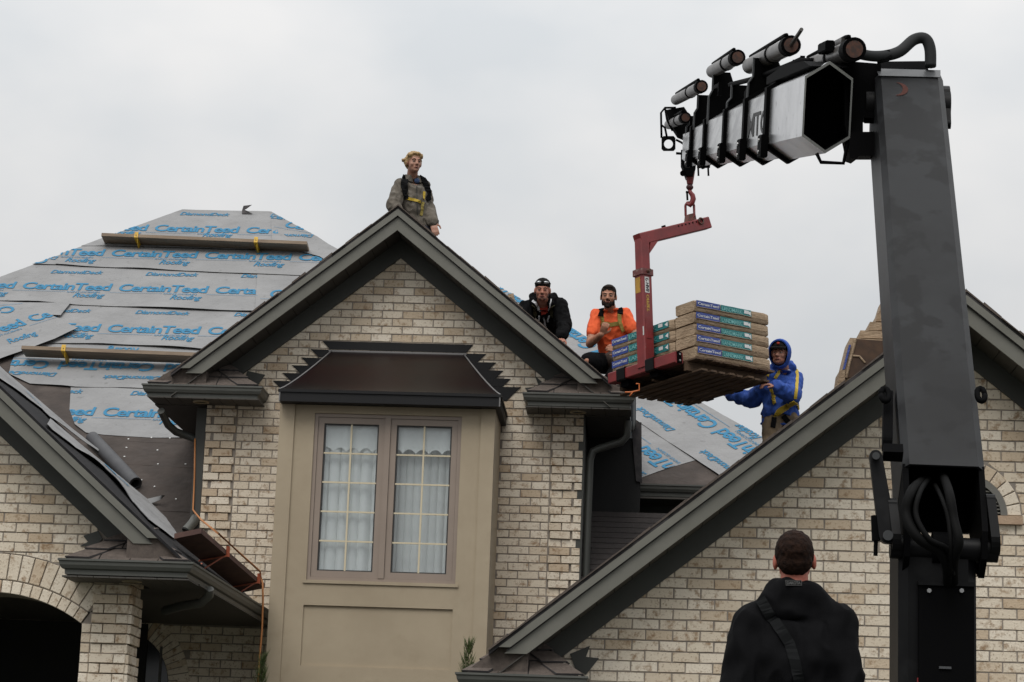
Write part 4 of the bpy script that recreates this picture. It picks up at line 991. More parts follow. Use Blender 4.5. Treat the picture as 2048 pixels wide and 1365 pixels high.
r_o, r_i = oct_ring(.21, 0, -.5, 0), oct_ring(.195, -.012, -.49, 0, .03)
mb.add(r_o+r_i, [(i, 8+i, 8+(i+1) % 8, (i+1) % 8) for i in range(8)], 0)
mb.add(oct_ring(.205, -.03, -.5, LPO), [tuple(range(8))], 2)
mb.build('inner_boom', [CRB, CRD, CRG], crane, smooth=25)
mb = MB(); mb.prism([pp(-.19, .004, LPO-.125), pp(.19, .004, LPO-.125), pp(.2, -.028, LPO-.004), pp(-.2, -.028, LPO-.004)], pn*.004); mb.build('top_edge_plate', CRG, crane)
# worn red ring of an old sticker on the boom
mb = MB(); c = pp(-.085, .0, LPO-.255)
for i in range(12):
    t0, t1 = -1.7+i*.27, -1.7+(i+1)*.27
    w0, w1 = .03*math.sin((i+.2)/12*math.pi)+.004, .03*math.sin((i+1)/12*math.pi)+.004
    mb.add([c+ps*math.cos(t0)*.07+pa*math.sin(t0)*.07+pn*.003, c+ps*math.cos(t1)*.07+pa*math.sin(t1)*.07+pn*.003, c+ps*math.cos(t1)*(.07-w1)+pa*math.sin(t1)*(.07-w1)+pn*.003, c+ps*math.cos(t0)*(.07-w0)+pa*math.sin(t0)*(.07-w0)+pn*.003], [(0, 3, 2, 1)])
mb.build('worn_sticker', mat('faded_red', (.06, .02, .015), .7, spec=.15), crane)
# end cheeks, pin and links at the knuckle
for s in (-1, 1):
    mb = MB(); mb.prism([pp(s*.208, -.02, .02), pp(s*.208, -.49, .02), pp(s*.208, -.42, -.34), pp(s*.208, -.34, -.46), pp(s*.208, -.2, -.46), pp(s*.208, -.1, -.36)], ps*(-s*.03)); mb.build('cheek_plate', CRD, crane)
pin = pp(0, -.24, -.36)
mb = MB(); mb.cyl(pin-ps*.27, pin+ps*.27, .06, 20); mb.build('pivot_pin', CRK, crane, smooth=40)
mb = MB(); mb.cyl(pin-ps*.06, pin+ps*.07, .085, 20); mb.build('pivot_collar', CRD, crane, smooth=40)
def ear(s0, th, pts, name='link_plate', m=CRK):
    mb = MB(); mb.prism(pts, ps*th); return mb.build(name, m, crane)
def capsule(a, b, ra, rb, axis, n=10):
    d = (b-a).normalized(); e = axis.cross(d).normalized(); pts = []
    for k in range(n+1): t = math.pi*k/n; pts.append(a+e*math.cos(t)*ra-d*math.sin(t)*ra)
    for k in range(n+1): t = math.pi*k/n; pts.append(b-e*math.cos(t)*rb+d*math.sin(t)*rb)
    return pts
yk = -11.55
a, b = W(1972, 1000, yk), W(1978, 1078, yk); ear(0, .045, capsule(a, b, .03, .085, ps))
a, b = W(1776, 1010, yk), W(1781, 1072, yk); ear(0, .045, capsule(a, b, .035, .085, ps))
a, b = W(1752, 912, yk), W(1776, 1070, yk-.05); mb = MB(); mb.prism(capsule(a, b, .032, .045, V((0, -1, 0))), (0, .05, 0)); mb.build('knuckle_link', CRK, crane)
mb = MB(); mb.cyl(W(1752, 912, yk-.07), W(1752, 912, yk+.1), .032, 14); mb.cyl(W(1776, 1070, yk-.13), W(1776, 1070, yk+.1), .04, 14); mb.build('link_pins', CRD, crane, smooth=40) if False else None
for (x, y, r_) in ((1752, 912, .019), (1776, 1071, .026)):
    mb = MB(); mb.cyl(W(x, y, yk-.085), W(x, y, yk+.1), r_, 14); mb.build('link_pin', CRG, crane, smooth=40)
mb = MB(); a = W(1766, 905, yk+.05); mb.bar(a, a+ps*.10, .06, .07, pn); mb.build('link_lug', CRD, crane)
mb = MB(); mb.bar(W(1752, 1032, yk), W(1754, 1082, yk), .055, .05, bev=.012); mb.build('valve_block', CRD, crane)
mb = MB(); mb.cyl(W(1752, 1078, yk), W(1751, 1112, yk), .011, 8); mb.build('valve_stem', CRD, crane, smooth=40)
for x, sg in ((1770, -1), (1962, 1)):                          # lifting eyes on the boom sides
    c = W(x, 790, -11.2); mb = MB(); mb.tube([c+ps*(sg*.020*math.cos(t)+(0))+pa*.05*math.sin(t) for t in [i*.5236 for i in range(13)]], .016, 8); mb.build('lifting_eye', CRD, crane, smooth=True)
mb = MB(); mb.prism(capsule(W(1785, 800, -11.05), W(1784, 885, -11.25), .05, .05, ps), -ps*.05); mb.build('side_boss', CRD, crane)
# hoses at the knuckle
def hose(pts, r, name='hydraulic_hose', m=HOSE):
    P_ = [V(p) for p in pts]; out = []
    for i in range(len(P_)-1):                                   # Catmull-Rom
        p0, p1, p2, p3 = P_[max(i-1, 0)], P_[i], P_[i+1], P_[min(i+2, len(P_)-1)]
        for k in range(6):
            t = k/6; out.append(.5*((2*p1)+(p2-p0)*t+(2*p0-5*p1+4*p2-p3)*t*t+(3*p1-p0-3*p2+p3)*t**3))
    out.append(P_[-1]); mb = MB(); mb.tube(out, r, 8); return mb.build(name, m, crane, smooth=True)
hz_ = lambda x, y, d=0: W(x, y, -11.72+d)
hose([hz_(1850, 958, .4), hz_(1822, 985), hz_(1812, 1030, -.06), hz_(1835, 1075, -.12), hz_(1880, 1105, -.08), hz_(1895, 1140), hz_(1895, 1180, .2)], .026)
hose([hz_(1860, 955, .4), hz_(1840, 985), hz_(1832, 1030, -.09), hz_(1858, 1078, -.14), hz_(1895, 1100, -.1), hz_(1905, 1150)], .014)
hose([hz_(1885, 948, .4), hz_(1898, 985, -.02), hz_(1908, 1040, -.1), hz_(1918, 1085, -.14), hz_(1908, 1125, -.05), hz_(1908, 1180, .2)], .024)
hose([hz_(1870, 970, .3), hz_(1885, 1000, -.02), hz_(1897, 1040, -.1), hz_(1902, 1100, -.12), hz_(1900, 1150)], .012)
# column
cyA = -11.55
cL, cR = W(1798, 1250, cyA), W(1955, 1250, cyA); ctop = W(1877, 1098, cyA).z
cw = cR.x-cL.x
mb = MB(); mb.bar((cL.x+cw/2, cyA+.25, 1.05), (cL.x+cw/2, cyA+.25, ctop), cw, .5, V((0, 1, 0)), bev=.045); mb.build('column', CRK, crane)
q0, q1 = W(1836, 1172, cyA), W(1946, 1172, cyA)
mb = MB(); mb.bb(q0.x, q1.x, cyA-.04, cyA-.001, 1.1, q0.z); mb.build('front_cover', CRD, crane)
mb = MB(); mb.bb(q0.x-.003, q1.x+.003, cyA-.052, cyA-.003, q0.z-.001, q0.z+.02); mb.build('cover_lip', CRK, crane)
for x in (1858, 1923):
    p = W(x, 1182, cyA-.04); mb = MB(); mb.cyl(p+V((0, .004, 0)), p+V((0, -.012, 0)), .012, 6); mb.build('bolt', STEEL, crane)
p = W(1890, 1336, cyA-.04); mb = MB(); mb.bb(p.x-.03, p.x+.03, cyA-.05, cyA-.041, p.z-.006, p.z+.006); mb.build('cover_handle', CRG, crane)
mb = MB(); mb.cyl(W(1897, 1150, cyA-.02), W(1897, 1168, cyA-.02), .012, 10); mb.build('brass_fitting', mat('brass', (.20, .17, .09), .4, .5), crane, smooth=40)
mb = MB(); mb.bb(cL.x+.09, cL.x+.10, cyA-.012, cyA-.002, 2.3, 2.45); mb.build('red_mark', mat('red_mark', (.25, .02, .02), .6), crane)
# ---- telescopic boom
HN, HT = W(1655, 215, -9.5), W(1374, 298, -1.3)
hh = (HT-HN).normalized(); hs = hh.cross(V((0, 0, 1))).normalized(); hu = hs.cross(hh)
HL = (HT-HN).length
def hp(s, u, t): return HN+hs*s+hu*u+hh*t
def hexr(k, t, g=0.0): return [hp(x, y, t) for x, y in ((-.15*k-g, .185*k+g*.6), (-.15*k-g, -.185*k-g*.6), (0, -.285*k-g), (.15*k+g, -.185*k-g*.6), (.15*k+g, .185*k+g*.6), (0, .285*k+g))]
def t_at(px, k):
    lo, hi = 0, HL+1
    for _ in range(50):
        m = (lo+hi)/2
        if Q(hp(-.15*k, 0, m))[0] > px: lo = m
        else: hi = m
    return lo
bd = [(1537, 1.0), (1493, .93), (1452, .86), (1412, .79), (1385, .72), (1366, .64)]
ts = [0.0]+[t_at(x, k) for x, k in bd]
for i, (x, k) in enumerate(bd):
    mb = MB(); r0_ = hexr(k, ts[i]); r1_ = hexr(k, ts[i+1]+.05)
    mb.loft([r0_, r1_], caps=False)
    mb.add(r1_, [tuple(range(6))], 1)
    if i == 0:                                   # open rear end: rim and dark inside
        ri = hexr(.93, 0); rd = hexr(.93, .35)
        mb.add(r0_+ri, [(j, (j+1) % 6, 6+(j+1) % 6, 6+j) for j in range(6)], 0); mb.loft([ri, rd], caps=False, mi=1); mb.add(rd, [tuple(range(6))], 1)
    else: mb.add(r0_, [tuple(range(6))], 1)
    mb.build('boom_section', [SILV if i == 0 else SILV2, CRD], crane)
for i in range(5):
    k = bd[i][1]; t = ts[i+1]
    mb = MB(); a, b = hexr(k, t-.05, .028), hexr(k, t+.06, .028); a2, b2 = hexr(k, t-.05, -.004), hexr(k, t+.06, -.004)
    mb.loft([a, b], caps=False); mb.add(a+a2, [(j, (j+1) % 6, 6+(j+1) % 6, 6+j) for j in range(6)]); mb.add(b+b2, [(j, (j+1) % 6, 6+(j+1) % 6, 6+j) for j in range(6)])
    mb.build('boom_collar', CRD, crane)
    # wear pad box at the lower left corner of each collar
    mb = MB(); c = hp(-.16*k-.02, -.2*k, t); mb.bar(c-hh*.09, c+hh*.09, .05, .16, hu, bev=.01); mb.build('wear_pad', CRD, crane)
    for dd in (-.04, .04):
        mb = MB(); p = c-hs*.026+hu*dd; mb.cyl(p, p-hs*.008, .014, 8); mb.build('bolt', STEEL, crane)
def top_for(py, t, s):                           # height above the axis that reaches a given pixel row
    lo, hi = 0, 1.6
    for _ in range(40):
        m = (lo+hi)/2
        if Q(hp(s, m, t))[1] > py: lo = m
        else: hi = m
    return lo
for (px, py, ln, i) in ((1493, 116, .9, 1), (1452, 170, .6, 2), (1414, 144, .8, 3), (1386, 190, .6, 4), (1371, 232, .35, 5)):
    k = bd[i][1]; t = t_at(px, k); u1 = top_for(py, t, -.11*k)
    mb = MB(); mb.prism([hp(-.15*k, .10, t), hp(-.15*k, u1*.62, t), hp(-.115*k, u1*.72, t), hp(-.115*k, u1, t), hp(.07*k, u1, t), hp(.15*k, u1*.7, t), hp(.15*k, .10, t)], hh*.05); mb.build('cylinder_mount', CRD, crane)
    mb = MB(); mb.prism([hp(-.06*k, .13, t+.05), hp(-.06*k, u1-.03, t+.05), hp(-.06*k, u1-.2, t+ln), hp(-.06*k, .13, t+ln)], hs*.12*k); mb.build('mount_web', CRD, crane)
    mb = MB(); mb.tube([hp(-.153*k, .12, t-.01), hp(-.153*k, u1*.62, t-.01), hp(-.118*k, u1*.72, t-.01), hp(-.118*k, u1, t-.01)], .009, 6); mb.build('mount_edge', CRG, crane)
def ram(pn_, pf, y0, r_, cap=True, stub=False):
    a = W(*pn_, y0); lo, hi = 0, 6                # runs parallel to the boom axis
    for _ in range(40):
        m = (lo+hi)/2
        if Q(a+hh*m)[0] > pf: lo = m
        else: hi = m
    b = a+hh*lo
    mb = MB(); mb.cyl(a, b, r_, 18); mb.build('extension_cylinder', CYLM, crane, smooth=40)
    mb = MB(); mb.cyl(a-hh*.05, a+hh*.10, r_*1.12, 18); mb.build('cylinder_head', CRD, crane, smooth=40)
    mb = MB(); mb.cyl(a-hh*.056, a-hh*.052, r_*.8, 18); mb.build('cylinder_cap', RUST, crane, smooth=40)
    mb = MB(); mb.tube([a+hu*r_*1.25+hh*.05-hs*.02, a+hu*r_*1.5+hh*.3, b.lerp(a, .4)+hu*r_*1.35, b+hu*r_*1.2], .014, 6); mb.build('steel_pipe', CRD, crane, smooth=True)
    mb = MB(); c = a.lerp(b, .38); mb.cyl(c-hh*.03, c+hh*.03, r_*1.1, 18); mb.build('cylinder_clamp', CRD, crane, smooth=40)
    if stub: mb = MB(); mb.cyl(a-hh*.05, a-hh*.30+hu*.09+hs*.03, .014, 8); mb.build('rod_stub', CYLM, crane, smooth=40)
ram((1580, 92), 1500, -8.0, .062, stub=True)
ram((1474, 116), 1425, -5.6, .056)
ram((1402, 174), 1352, -3.4, .052)
ram((1370, 236), 1338, -2.2, .048)
ram((1706, 100), 1615, -9.7, .066)
mb = MB(); a = W(1660, 92, -9.4); mb.bar(a, a+hh*.3, .06, .07, hu, bev=.01); mb.build('valve_block', CRD, crane)
mb = MB(); a = W(1692, 84, -9.5); mb.bar(a-hs*.0, a+hh*.3, .06, .05, hu); mb.build('valve_block', CYLM, crane)
# rail of brackets and pipes along the top of the boom
for (px, py, y0) in ((1605, 118, -8.2), (1590, 126, -8.0), (1560, 140, -7.4), (1520, 152, -6.5), (1440, 170, -4.9)):
    p = W(px, py, y0); mb = MB(); mb.bar(p, p+hh*.4, .02, .03, hu); mb.build('pipe_bracket', CRD, crane)
    mb = MB(); mb.bar(p-hu*.09, p+hu*.02, .03, .03, hs); mb.build('pipe_bracket', CRD, crane)
mb = MB(); mb.tube([W(1626, 122, -8.6), W(1600, 122, -8.2), W(1580, 130, -7.9), W(1540, 146, -7.1), W(1500, 160, -6.2), W(1460, 170, -5.4)], .02, 6); mb.build('steel_pipe', CRD, crane, smooth=True)
mb = MB(); mb.prism([hp(-.12, .25, -.0), hp(-.12, .30, .3), hp(-.12, .33, 1.2), hp(-.12, .30, 2.0), hp(-.12, .25, 2.0)], hs*.24); mb.build('top_rail', CRD, crane)
mb = MB(); mb.tube([hp(-.05, -.285, .02), hp(-.02, -.34, .02), hp(.12, -.34, .02), hp(.14, -.2, .02)], .012, 6); mb.build('guard_hoop', CRD, crane, smooth=True)
# letters on the second section
def face_text(txt, t0, t1, u0, sz, off):
    mb = MB(); k = .93; vs, fs, w = text_geo(txt, 1.0, bold=.012, xs=.5)
    mb.add([hp(-.15*k-off, u0+y*sz, t1-(t1-t0)*x/w) for x, y in vs], fs); mb.build('lettering', mat('black_print', (.015, .015, .015), .6), crane)
face_text('MTG', ts[1]+.12, ts[2]-.08, -.10, .24, .003)
# joint between the two booms
yj = -9.42
mb = MB(); mb.prism([W(1688, 122, yj), W(1762, 128, yj), W(1764, 236, yj), W(1726, 236, yj), W(1726, 264, yj), W(1700, 300, yj), W(1690, 250, yj)], (0, .42, .1)); mb.build('joint_bracket', CRD, crane)
mb = MB(); mb.prism([W(1698, 264, yj-.02), W(1770, 264, yj-.02), W(1772, 312, yj-.02), W(1718, 312, yj-.02), W(1712, 320, yj-.02), W(1700, 316, yj-.02)], (0, .36, .08)); mb.build('joint_bracket', CRD, crane)
pt = pp(0, -.2, LPO-.16)
mb = MB(); mb.cyl(pt-ps*.26, pt+ps*.262, .11, 24); mb.build('joint_pin', CRK, crane, smooth=40)
mb = MB(); mb.prism(capsule(pt+ps*.215+pa*.04, pt+ps*.215-pa*.17, .115, .03, ps), ps*.045); mb.build('link_plate', CRK, crane)
mb = MB(); mb.bar(pp(-.17, -.1, LPO+.01), pp(.14, -.1, LPO+.03), .3, .03, pn); mb.build('hose_tray', CRD, crane)
hose([W(1706, 104, -9.6), W(1738, 112, -9.55), W(1770, 112, -9.5), W(1800, 103, -9.45), W(1828, 80, -9.4), W(1850, 78, -9.4), W(1860, 98, -9.4), W(1861, 134, -9.4)], .036, 'hose_sleeve', mat('hose_sleeve', (.02, .021, .022), .75, spec=.2))
mb = MB(); mb.bar(W(1764, 106, -9.5), W(1770, 122, -9.5), .08, .06, pn); mb.build('hose_clamp', CRD, crane)
# boom tip: head plates, little frames, hook eye
yt = -1.25
mb = MB(); mb.prism([W(1362, 300, yt), W(1394, 300, yt), W(1392, 330, yt), W(1386, 352, yt), (W(1372, 352, yt)), W(1362, 325, yt)], (0, .16, 0)); mb.build('boom_head', CRD, crane)
for x in (1396, 1416):
    mb = MB(); mb.bar(W(x, 330, yt), W(x+1, 352, yt), .018, .018, V((0, 1, 0))); mb.build('stop_peg', CRD, crane)
mb = MB(); mb.bar(W(1394, 333, yt), W(1420, 332, yt), .03, .05, V((0, 1, 0))); mb.build('stop_bar', CRD, crane)
mb = MB(); mb.cyl(W(1366, 347, yt-.03), W(1366, 347, yt+.05), .03, 12); mb.build('head_pin', CRD, crane, smooth=40)
mb = MB(); mb.bar(W(1352, 307, yt), W(1366, 308, yt), .02, .02); mb.build('stop_bar', CRD, crane)
q = lambda x, y: W(x, y, yt+.1)
ring = [q(1337+9*math.cos(t), 288+9.5*math.sin(t)) for t in [i*math.pi/10 for i in range(20)]]
sq = []
for t in [i*math.pi/10 for i in range(20)]:
    m = max(abs(math.cos(t)), abs(math.sin(t))); sq.append(q(1337+14*math.cos(t)/m, 287+14.5*math.sin(t)/m))
mb = MB(); dv = V((0, .02, 0)); mb.add(ring+sq+[p+dv for p in ring]+[p+dv for p in sq], [(i, (i+1) % 20, 20+(i+1) % 20, 20+i) for i in range(20)]+[(40+i, 60+i, 60+(i+1) % 20, 40+(i+1) % 20) for i in range(20)]+[(20+i, 20+(i+1) % 20, 60+(i+1) % 20, 60+i) for i in range(20)]+[(i, 40+i, 40+(i+1) % 20, (i+1) % 20) for i in range(20)])
mb.build('sheave_plate', CRD, crane)
for pts in ([(1323, 276), (1322, 226), (1330, 216), (1352, 216)], [(1322, 250), (1330, 256), (1334, 276)], [(1352, 280), (1362, 285), (1372, 292)], [(1330, 216), (1334, 240), (1345, 262)], [(1348, 205), (1358, 184), (1370, 176), (1385, 176)]):
    mb = MB(); mb.tube([q(*p) for p in pts], .011, 6); mb.build('guard_hoop', CRD, crane, smooth=True)
mb = MB(); mb.prism([q(1332, 220), q(1368, 214), q(1385, 240), q(1372, 275), q(1355, 268), q(1340, 245)], (0, .14, 0)); mb.build('tip_bracket', CRD, crane)
# truck bed under the crane (below the picture)
mb = MB(); mb.bb(-.5, 3.2, -15.6, -10.6, .93, 1.05); mb.build('deck', mat('steel_deck', (.06, .06, .06), .6), crane)
mb = MB(); mb.bb(-.5, 3.2, -15.2, -14.9, .75, .925); mb.bb(-.5, 3.2, -11.8, -11.5, .75, .925); mb.build('chassis', CRD, crane)
for x in (.1, 2.6):
    for y in (-15.1, -11.1):
        mb = MB(); mb.tube([(x, y-.16, .46), (x, y-.15, .46), (x, y+.15, .46), (x, y+.16, .46)], .45, 28, 0, [.36, .46, .46, .36]); w_ = mb.build('wheel', HOSE, crane, smooth=40)
        mb = MB(); mb.cyl((x, y-.165, .46), (x, y+.165, .46), .2, 20); mb.build('rim', STEEL, w_, smooth=40)
# ================================================================== HOOK
REDP = mat('red_paint', (.20, .019, .020), .45, var=((.14, .014, .015), 6, .4, .65), spots=((.19, .12, .10), 22, .70, .76))
hk = W(1380, 352, -1.18)
px_m = (W(1390, 400, -1.18)-W(1380, 400, -1.18)).length/10
hook = empty('crane_hook', hk, 'red crane hook with safety latch hanging from the boom tip', 'hook')
def H(x, y, d=0): return W(x, y, -1.18+d)
mb = MB(); mb.cyl(H(1380, 345), H(1380, 369), .05, 12, 0, .03); mb.build('shank', REDP, hook, smooth=40)
mb = MB(); mb.ell(H(1379.5, 375), (.036, .036, .032)); mb.build('swivel', mat('dark_red_iron', (.06, .014, .016), .5), hook, smooth=True)
hook_pts = [(1379, 380), (1381, 386), (1385, 391), (1386.5, 398), (1384, 406), (1379.5, 411), (1376, 409), (1374, 404)]
mb = MB(); mb.tube([H(*p) for p in hook_pts], .02, 10, 0, [.018, .022, .026, .028, .027, .024, .018, .010]); mb.build('hook_body', REDP, hook, smooth=True)
mb = MB(); mb.bar(H(1374, 384), H(1375, 401), .012, .02); mb.build('latch', CRD, hook)
mb = MB(); mb.cyl(H(1371.5, 384.5), H(1377, 385), .012, 8); mb.build('latch_pin', CRD, hook, smooth=40)
# ================================================================== HANGING PALLET FORK, PALLET AND BUNDLES
LO = V((.4177, -2.0, 6.5807)); LU = V((.6348, -.7692, .0729)).normalized(); LZ = V((-.0563, .048, .9973)); LV_ = LZ.cross(LU).normalized(); LZ = LU.cross(LV_)
TT, BLN, BWD = .1118, .944, .294
def LP(u, v, z): return LO+LU*u+LV_*v+LZ*z
def LX(px, py, v0):                             # pixel -> (u, z) on the plane v = v0
    d = cf + cr*((px-1024)/FPX) + cu*((682.5-py)/FPX); o = LP(0, v0, 0)
    p = CAM+d*((o-CAM).dot(LV_)/d.dot(LV_)); return ((p-LO).dot(LU), (p-LO).dot(LZ))
LM = Matrix((LU, LV_, LZ)).transposed()
KRAFT = mat('kraft_paper', (.34, .25, .165), .8, var=((.25, .175, .11), 8, .38, .64), bump=(22, .010, (1, 1, 2.6)), spots=((.36, .265, .175), 30, .62, .72))
BLUEL = mat('blue_label', (.028, .055, .24), .5, bump=(22, .006, (1, 1, 2.6)))
TEAL = mat('teal_label', (.018, .17, .175), .5, bump=(22, .006, (1, 1, 2.6)))
WHT = mat('white_print', (.60, .60, .60), .6)
PALE = mat('pale_teal_print', (.16, .40, .39), .6)
def bundle(c, along, label, group, seed, labels=(True,), lid=True):
    """one wrapped bundle of shingles: c = centre, along = long axis, labelled long side faces `face`"""
    rnd = random.Random(seed)
    up = LZ; L_ = V(along).normalized(); S_ = up.cross(L_).normalized()
    e = empty('shingle_bundle', c-up*TT/2, label, 'bundle', group)
    hl, hs_, ht = BLN/2-.004, BWD/2-.003, TT/2-.002
    mb = MB(); nx, ny = 16, 6
    # rounded, slightly creased paper block: rings along the length
    rings = []
    for i in range(nx+1):
        x = -hl+2*hl*i/nx; sq = 1 if 0 < i < nx else .93
        ring = []
        for (a, b) in ((-1, -.75), (-.93, -1), (-.45, -1), (0, -1), (.45, -1), (.93, -1), (1, -.75), (1, -.3), (1, .3), (1, .75), (.93, 1), (.45, 1), (0, 1), (-.45, 1), (-.93, 1), (-1, .75), (-1, .3), (-1, -.3)):
            n_ = noise.noise(V((x*9, a*3+seed, b*4)))*.006
            ring.append(c+L_*(x+n_*.6)+S_*(a*(hs_*sq)+n_*(1 if abs(a) == 1 else .2))+up*(b*ht*sq+n_*.6))
        rings.append(ring)
    mb.loft(rings); mb.build('wrapper', KRAFT, e, smooth=45)
    # fold seam and printed panel on the camera side
    return e, L_, S_, up, c, hl, hs_, ht
def brand(e, c, L_, n, up, hl, d, x0, xs_, z0, z1, seed):
    """blue and teal printed panel on the face with outward n; x runs along L_ (reading direction)"""
    def P_(x, z, o): return c+L_*x+up*z+n*(d+o+.004*noise.noise(V((x*14, z*30, seed))))
    def strip(xa, xb, m, name):
        mb = MB(); k = 12; mb.add([P_(xa+(xb-xa)*i/k, z, .0075) for i in range(k+1) for z in (z0, (z0+z1)/2, z1)], [(3*i+j, 3*i+3+j, 3*i+4+j, 3*i+1+j) for i in range(k) for j in range(2)])
        return mb.build(name, m, e, smooth=True)
    bl = strip(x0, xs_[0]-.004, BLUEL, 'blue_label'); te = strip(xs_[0]+.004, xs_[1], TEAL, 'teal_label')
    def wr(o, txt, xa, xb, za, sz, m, **kw):
        vs, fs, w = text_geo(txt, 1.0, **kw); mb = MB()
        mb.add([P_(xa+(xb-xa)*x/w, za+y*sz, .0105) for x, y in vs], fs); mb.build('lettering', m, o)
    h = z1-z0
    wr(bl, 'CertainTeed', x0+.015, xs_[0]-.02, z0+h*.36, h*.55, WHT, bold=.012)
    wr(te, 'LANDMARK', xs_[0]+.02, xs_[0]+(xs_[1]-xs_[0])*.70, z0+h*.22, h*.78, PALE, bold=.012)
    mb = MB(); xa = xs_[0]+(xs_[1]-xs_[0])*.76; mb.add([P_(x, z, .0105) for x, z in ((xa, z0+h*.35), (xa+.06, z0+h*.35), (xa+.06, z0+h*.85), (xa, z0+h*.85))], [(0, 1, 2, 3)]); mb.build('panel_mark', WHT, te)
    mb = MB(); xa = xs_[1]-.055; mb.add([P_(x, z, .0105) for x, z in ((xa, z0+h*.5), (xa+.045, z0+h*.15), (xa+.045, z0+h*.85))], [(0, 1, 2)]); mb.build('arrow_mark', WHT, te)
G1 = 'shingle bundles on the hanging pallet'
ordn = ['top', 'second', 'third', 'fourth', 'bottom']
for k in range(5):
    zc = -TT*(k+.5); j = random.Random(k+40); dx, dy = j.uniform(-.012, .012), j.uniform(-.012, .012)
    c = LP(-BWD/2+dy*.6, BLN/2+dx, zc)
    e, L_, S_, up, c, hl, hs_, ht = bundle(c, LV_, ('top bundle of the right-hand stack on the pallet, nearest the man in the blue hood' if k == 0 else f'{ordn[k]} bundle from the top in the right-hand stack on the pallet' if k < 4 else 'bottom bundle of the right-hand stack, resting on the pallet boards'), G1, k+1)
    brand(e, c, LV_, LU, LZ, hl, BWD/2-.003, -hl+.012, (-hl+.31, .235), -ht*.28, ht*.93, k*3.1)
    mb = MB(); mb.tube([c+LU*(BWD/2+.005)+LV_*x+LZ*(-.012+.004*noise.noise(V((x*6, k, 0)))) for x in [-hl+.02+i*(2*hl-.04)/14 for i in range(15)]], .003, 5); mb.build('paper_fold', KRAFT, e)
for k in range(4):
    zc = -TT*(k+1.5); j = random.Random(k+80); dx, dy = j.uniform(-.012, .012), j.uniform(-.008, .008)
    c = LP(-BWD-.006-BLN/2+dx, BWD/2+dy, zc)
    e, L_, S_, up, c, hl, hs_, ht = bundle(c, LU, ['top bundle of the left-hand stack on the pallet, behind the red mast', 'second bundle from the top in the left-hand stack behind the red mast', 'third bundle from the top in the left-hand stack behind the red mast', 'bottom bundle of the left-hand stack, partly behind the red crossbar'][k], G1, k+21)
    brand(e, c, LU, -LV_, LZ, hl, BWD/2-.003, -hl+.012, (-hl+.26, .40), -ht*.30, ht*.92, k*2.7+50)
# second row of the left stack, only its top edge shows
pal = empty('wooden_pallet', LP(-.62, .47, -5*TT-.13), 'wooden pallet under the shingle bundles, hanging on the red fork', 'pallet')
PWD = mat('pallet_wood', (.105, .062, .034), .85, var=((.065, .04, .024), 6, .35, .65), bump=(40, .003))
zt0 = -5*TT-.003
for i in range(9):
    v = .02+i*.113; w = .086+random.uniform(-.006, .006)
    for z in (zt0-.009, zt0-.112):
        if z < zt0-.1: v += .05; w = .07
        if v > .97: continue
        j1, j2 = random.uniform(-.015, .015), random.uniform(-.02, .02)
        mb = MB(); mb.bar(LP(-1.17+j1, v, z), LP(.03+j2, v, z), w, .018, LZ, bev=.003); mb.build('board', PWD, pal)
for u in (-1.08, -.60, -.13):
    mb = MB(); mb.bar(LP(u, -.03, zt0-.060), LP(u, .98, zt0-.060), .042, .083, LZ); mb.build('stringer', PWD, pal)
# ---- fork
VB = -.10
u0b, z0b = LX(1224, 755, VB); u1b, z1b = LX(1358, 719, VB); zb_ = (z0b+z1b)/2
um, zmt = LX(1285, 478, VB); ub_, zmb = LX(1291, 740, VB); umm = (um+ub_)/2
fork = empty('pallet_fork', LP(umm, VB, zb_), 'red steel pallet fork hanging from the crane hook and carrying the bundles', 'pallet fork')
mb = MB(); mb.bar(LP(u0b, VB, zb_), LP(u1b, VB, zb_), .10, .105, LZ, bev=.008); mb.build('crossbar', REDP, fork)
_, zc_ = LX(1284, 548, VB)
mb = MB(); mb.bar(LP(umm, VB, zb_-.0), LP(umm, VB, zc_), .125, .125, LV_, bev=.012); mb.build('mast', REDP, fork)
mb = MB(); mb.bar(LP(umm, VB, zc_), LP(umm, VB, zmt+.03), .11, .11, LV_, bev=.012); mb.build('upper_mast', REDP, fork)
mb = MB(); mb.bar(LP(umm, VB, zc_-.03), LP(umm, VB, zc_+.03), .15, .15, LV_, bev=.01); mb.build('collar', mat('red_collar', (.12, .03, .028), .5, spots=((.2, .13, .11), 25, .6, .7)), fork)
p = LP(umm+.06, VB-.0, zc_+.005); mb = MB(); mb.cyl(p, p+LU*.05, .018, 8); mb.build('locking_bolt', RUST, fork)
# upper arm tilted up
at = LP(umm, VB, zmt)
lo, hi = 0, 1.2
def armdir(t): return (LV_*math.cos(t)+LZ*math.sin(t)).normalized()
best = None
for i in range(60):
    t = rad(i); 
    for L_ in (.6, .7, .75, .8, .85, .9):
        q_ = Q(at+armdir(t)*L_); e_ = (q_[0]-1422)**2+(q_[1]-446)**2
        if best is None or e_ < best[0]: best = (e_, t, L_)
AD = armdir(best[1]); AL = best[2]; AUP = LU.cross(AD); AUP = AUP if AUP.z > 0 else -AUP
mb = MB(); mb.bar(at-AD*.055, at+AD*AL, .105, .115, AUP, bev=.008); mb.build('upper_arm', REDP, fork)
mb = MB(); mb.prism([at+AD*.05-AUP*.055-LU*.05, at+AD*.16-AUP*.055-LU*.05, at-LZ*.17+AD*.05-LU*.05], LU*.1); mb.build('gusset', REDP, fork)
for i in range(7):
    p = at+AD*(AL*.52+i*.045*1.1)+AUP*.033+LU*.0535; mb = MB(); mb.cyl(p-LU*.004, p+LU*.001, .009, 8); mb.build('pin_hole', CRD, fork)
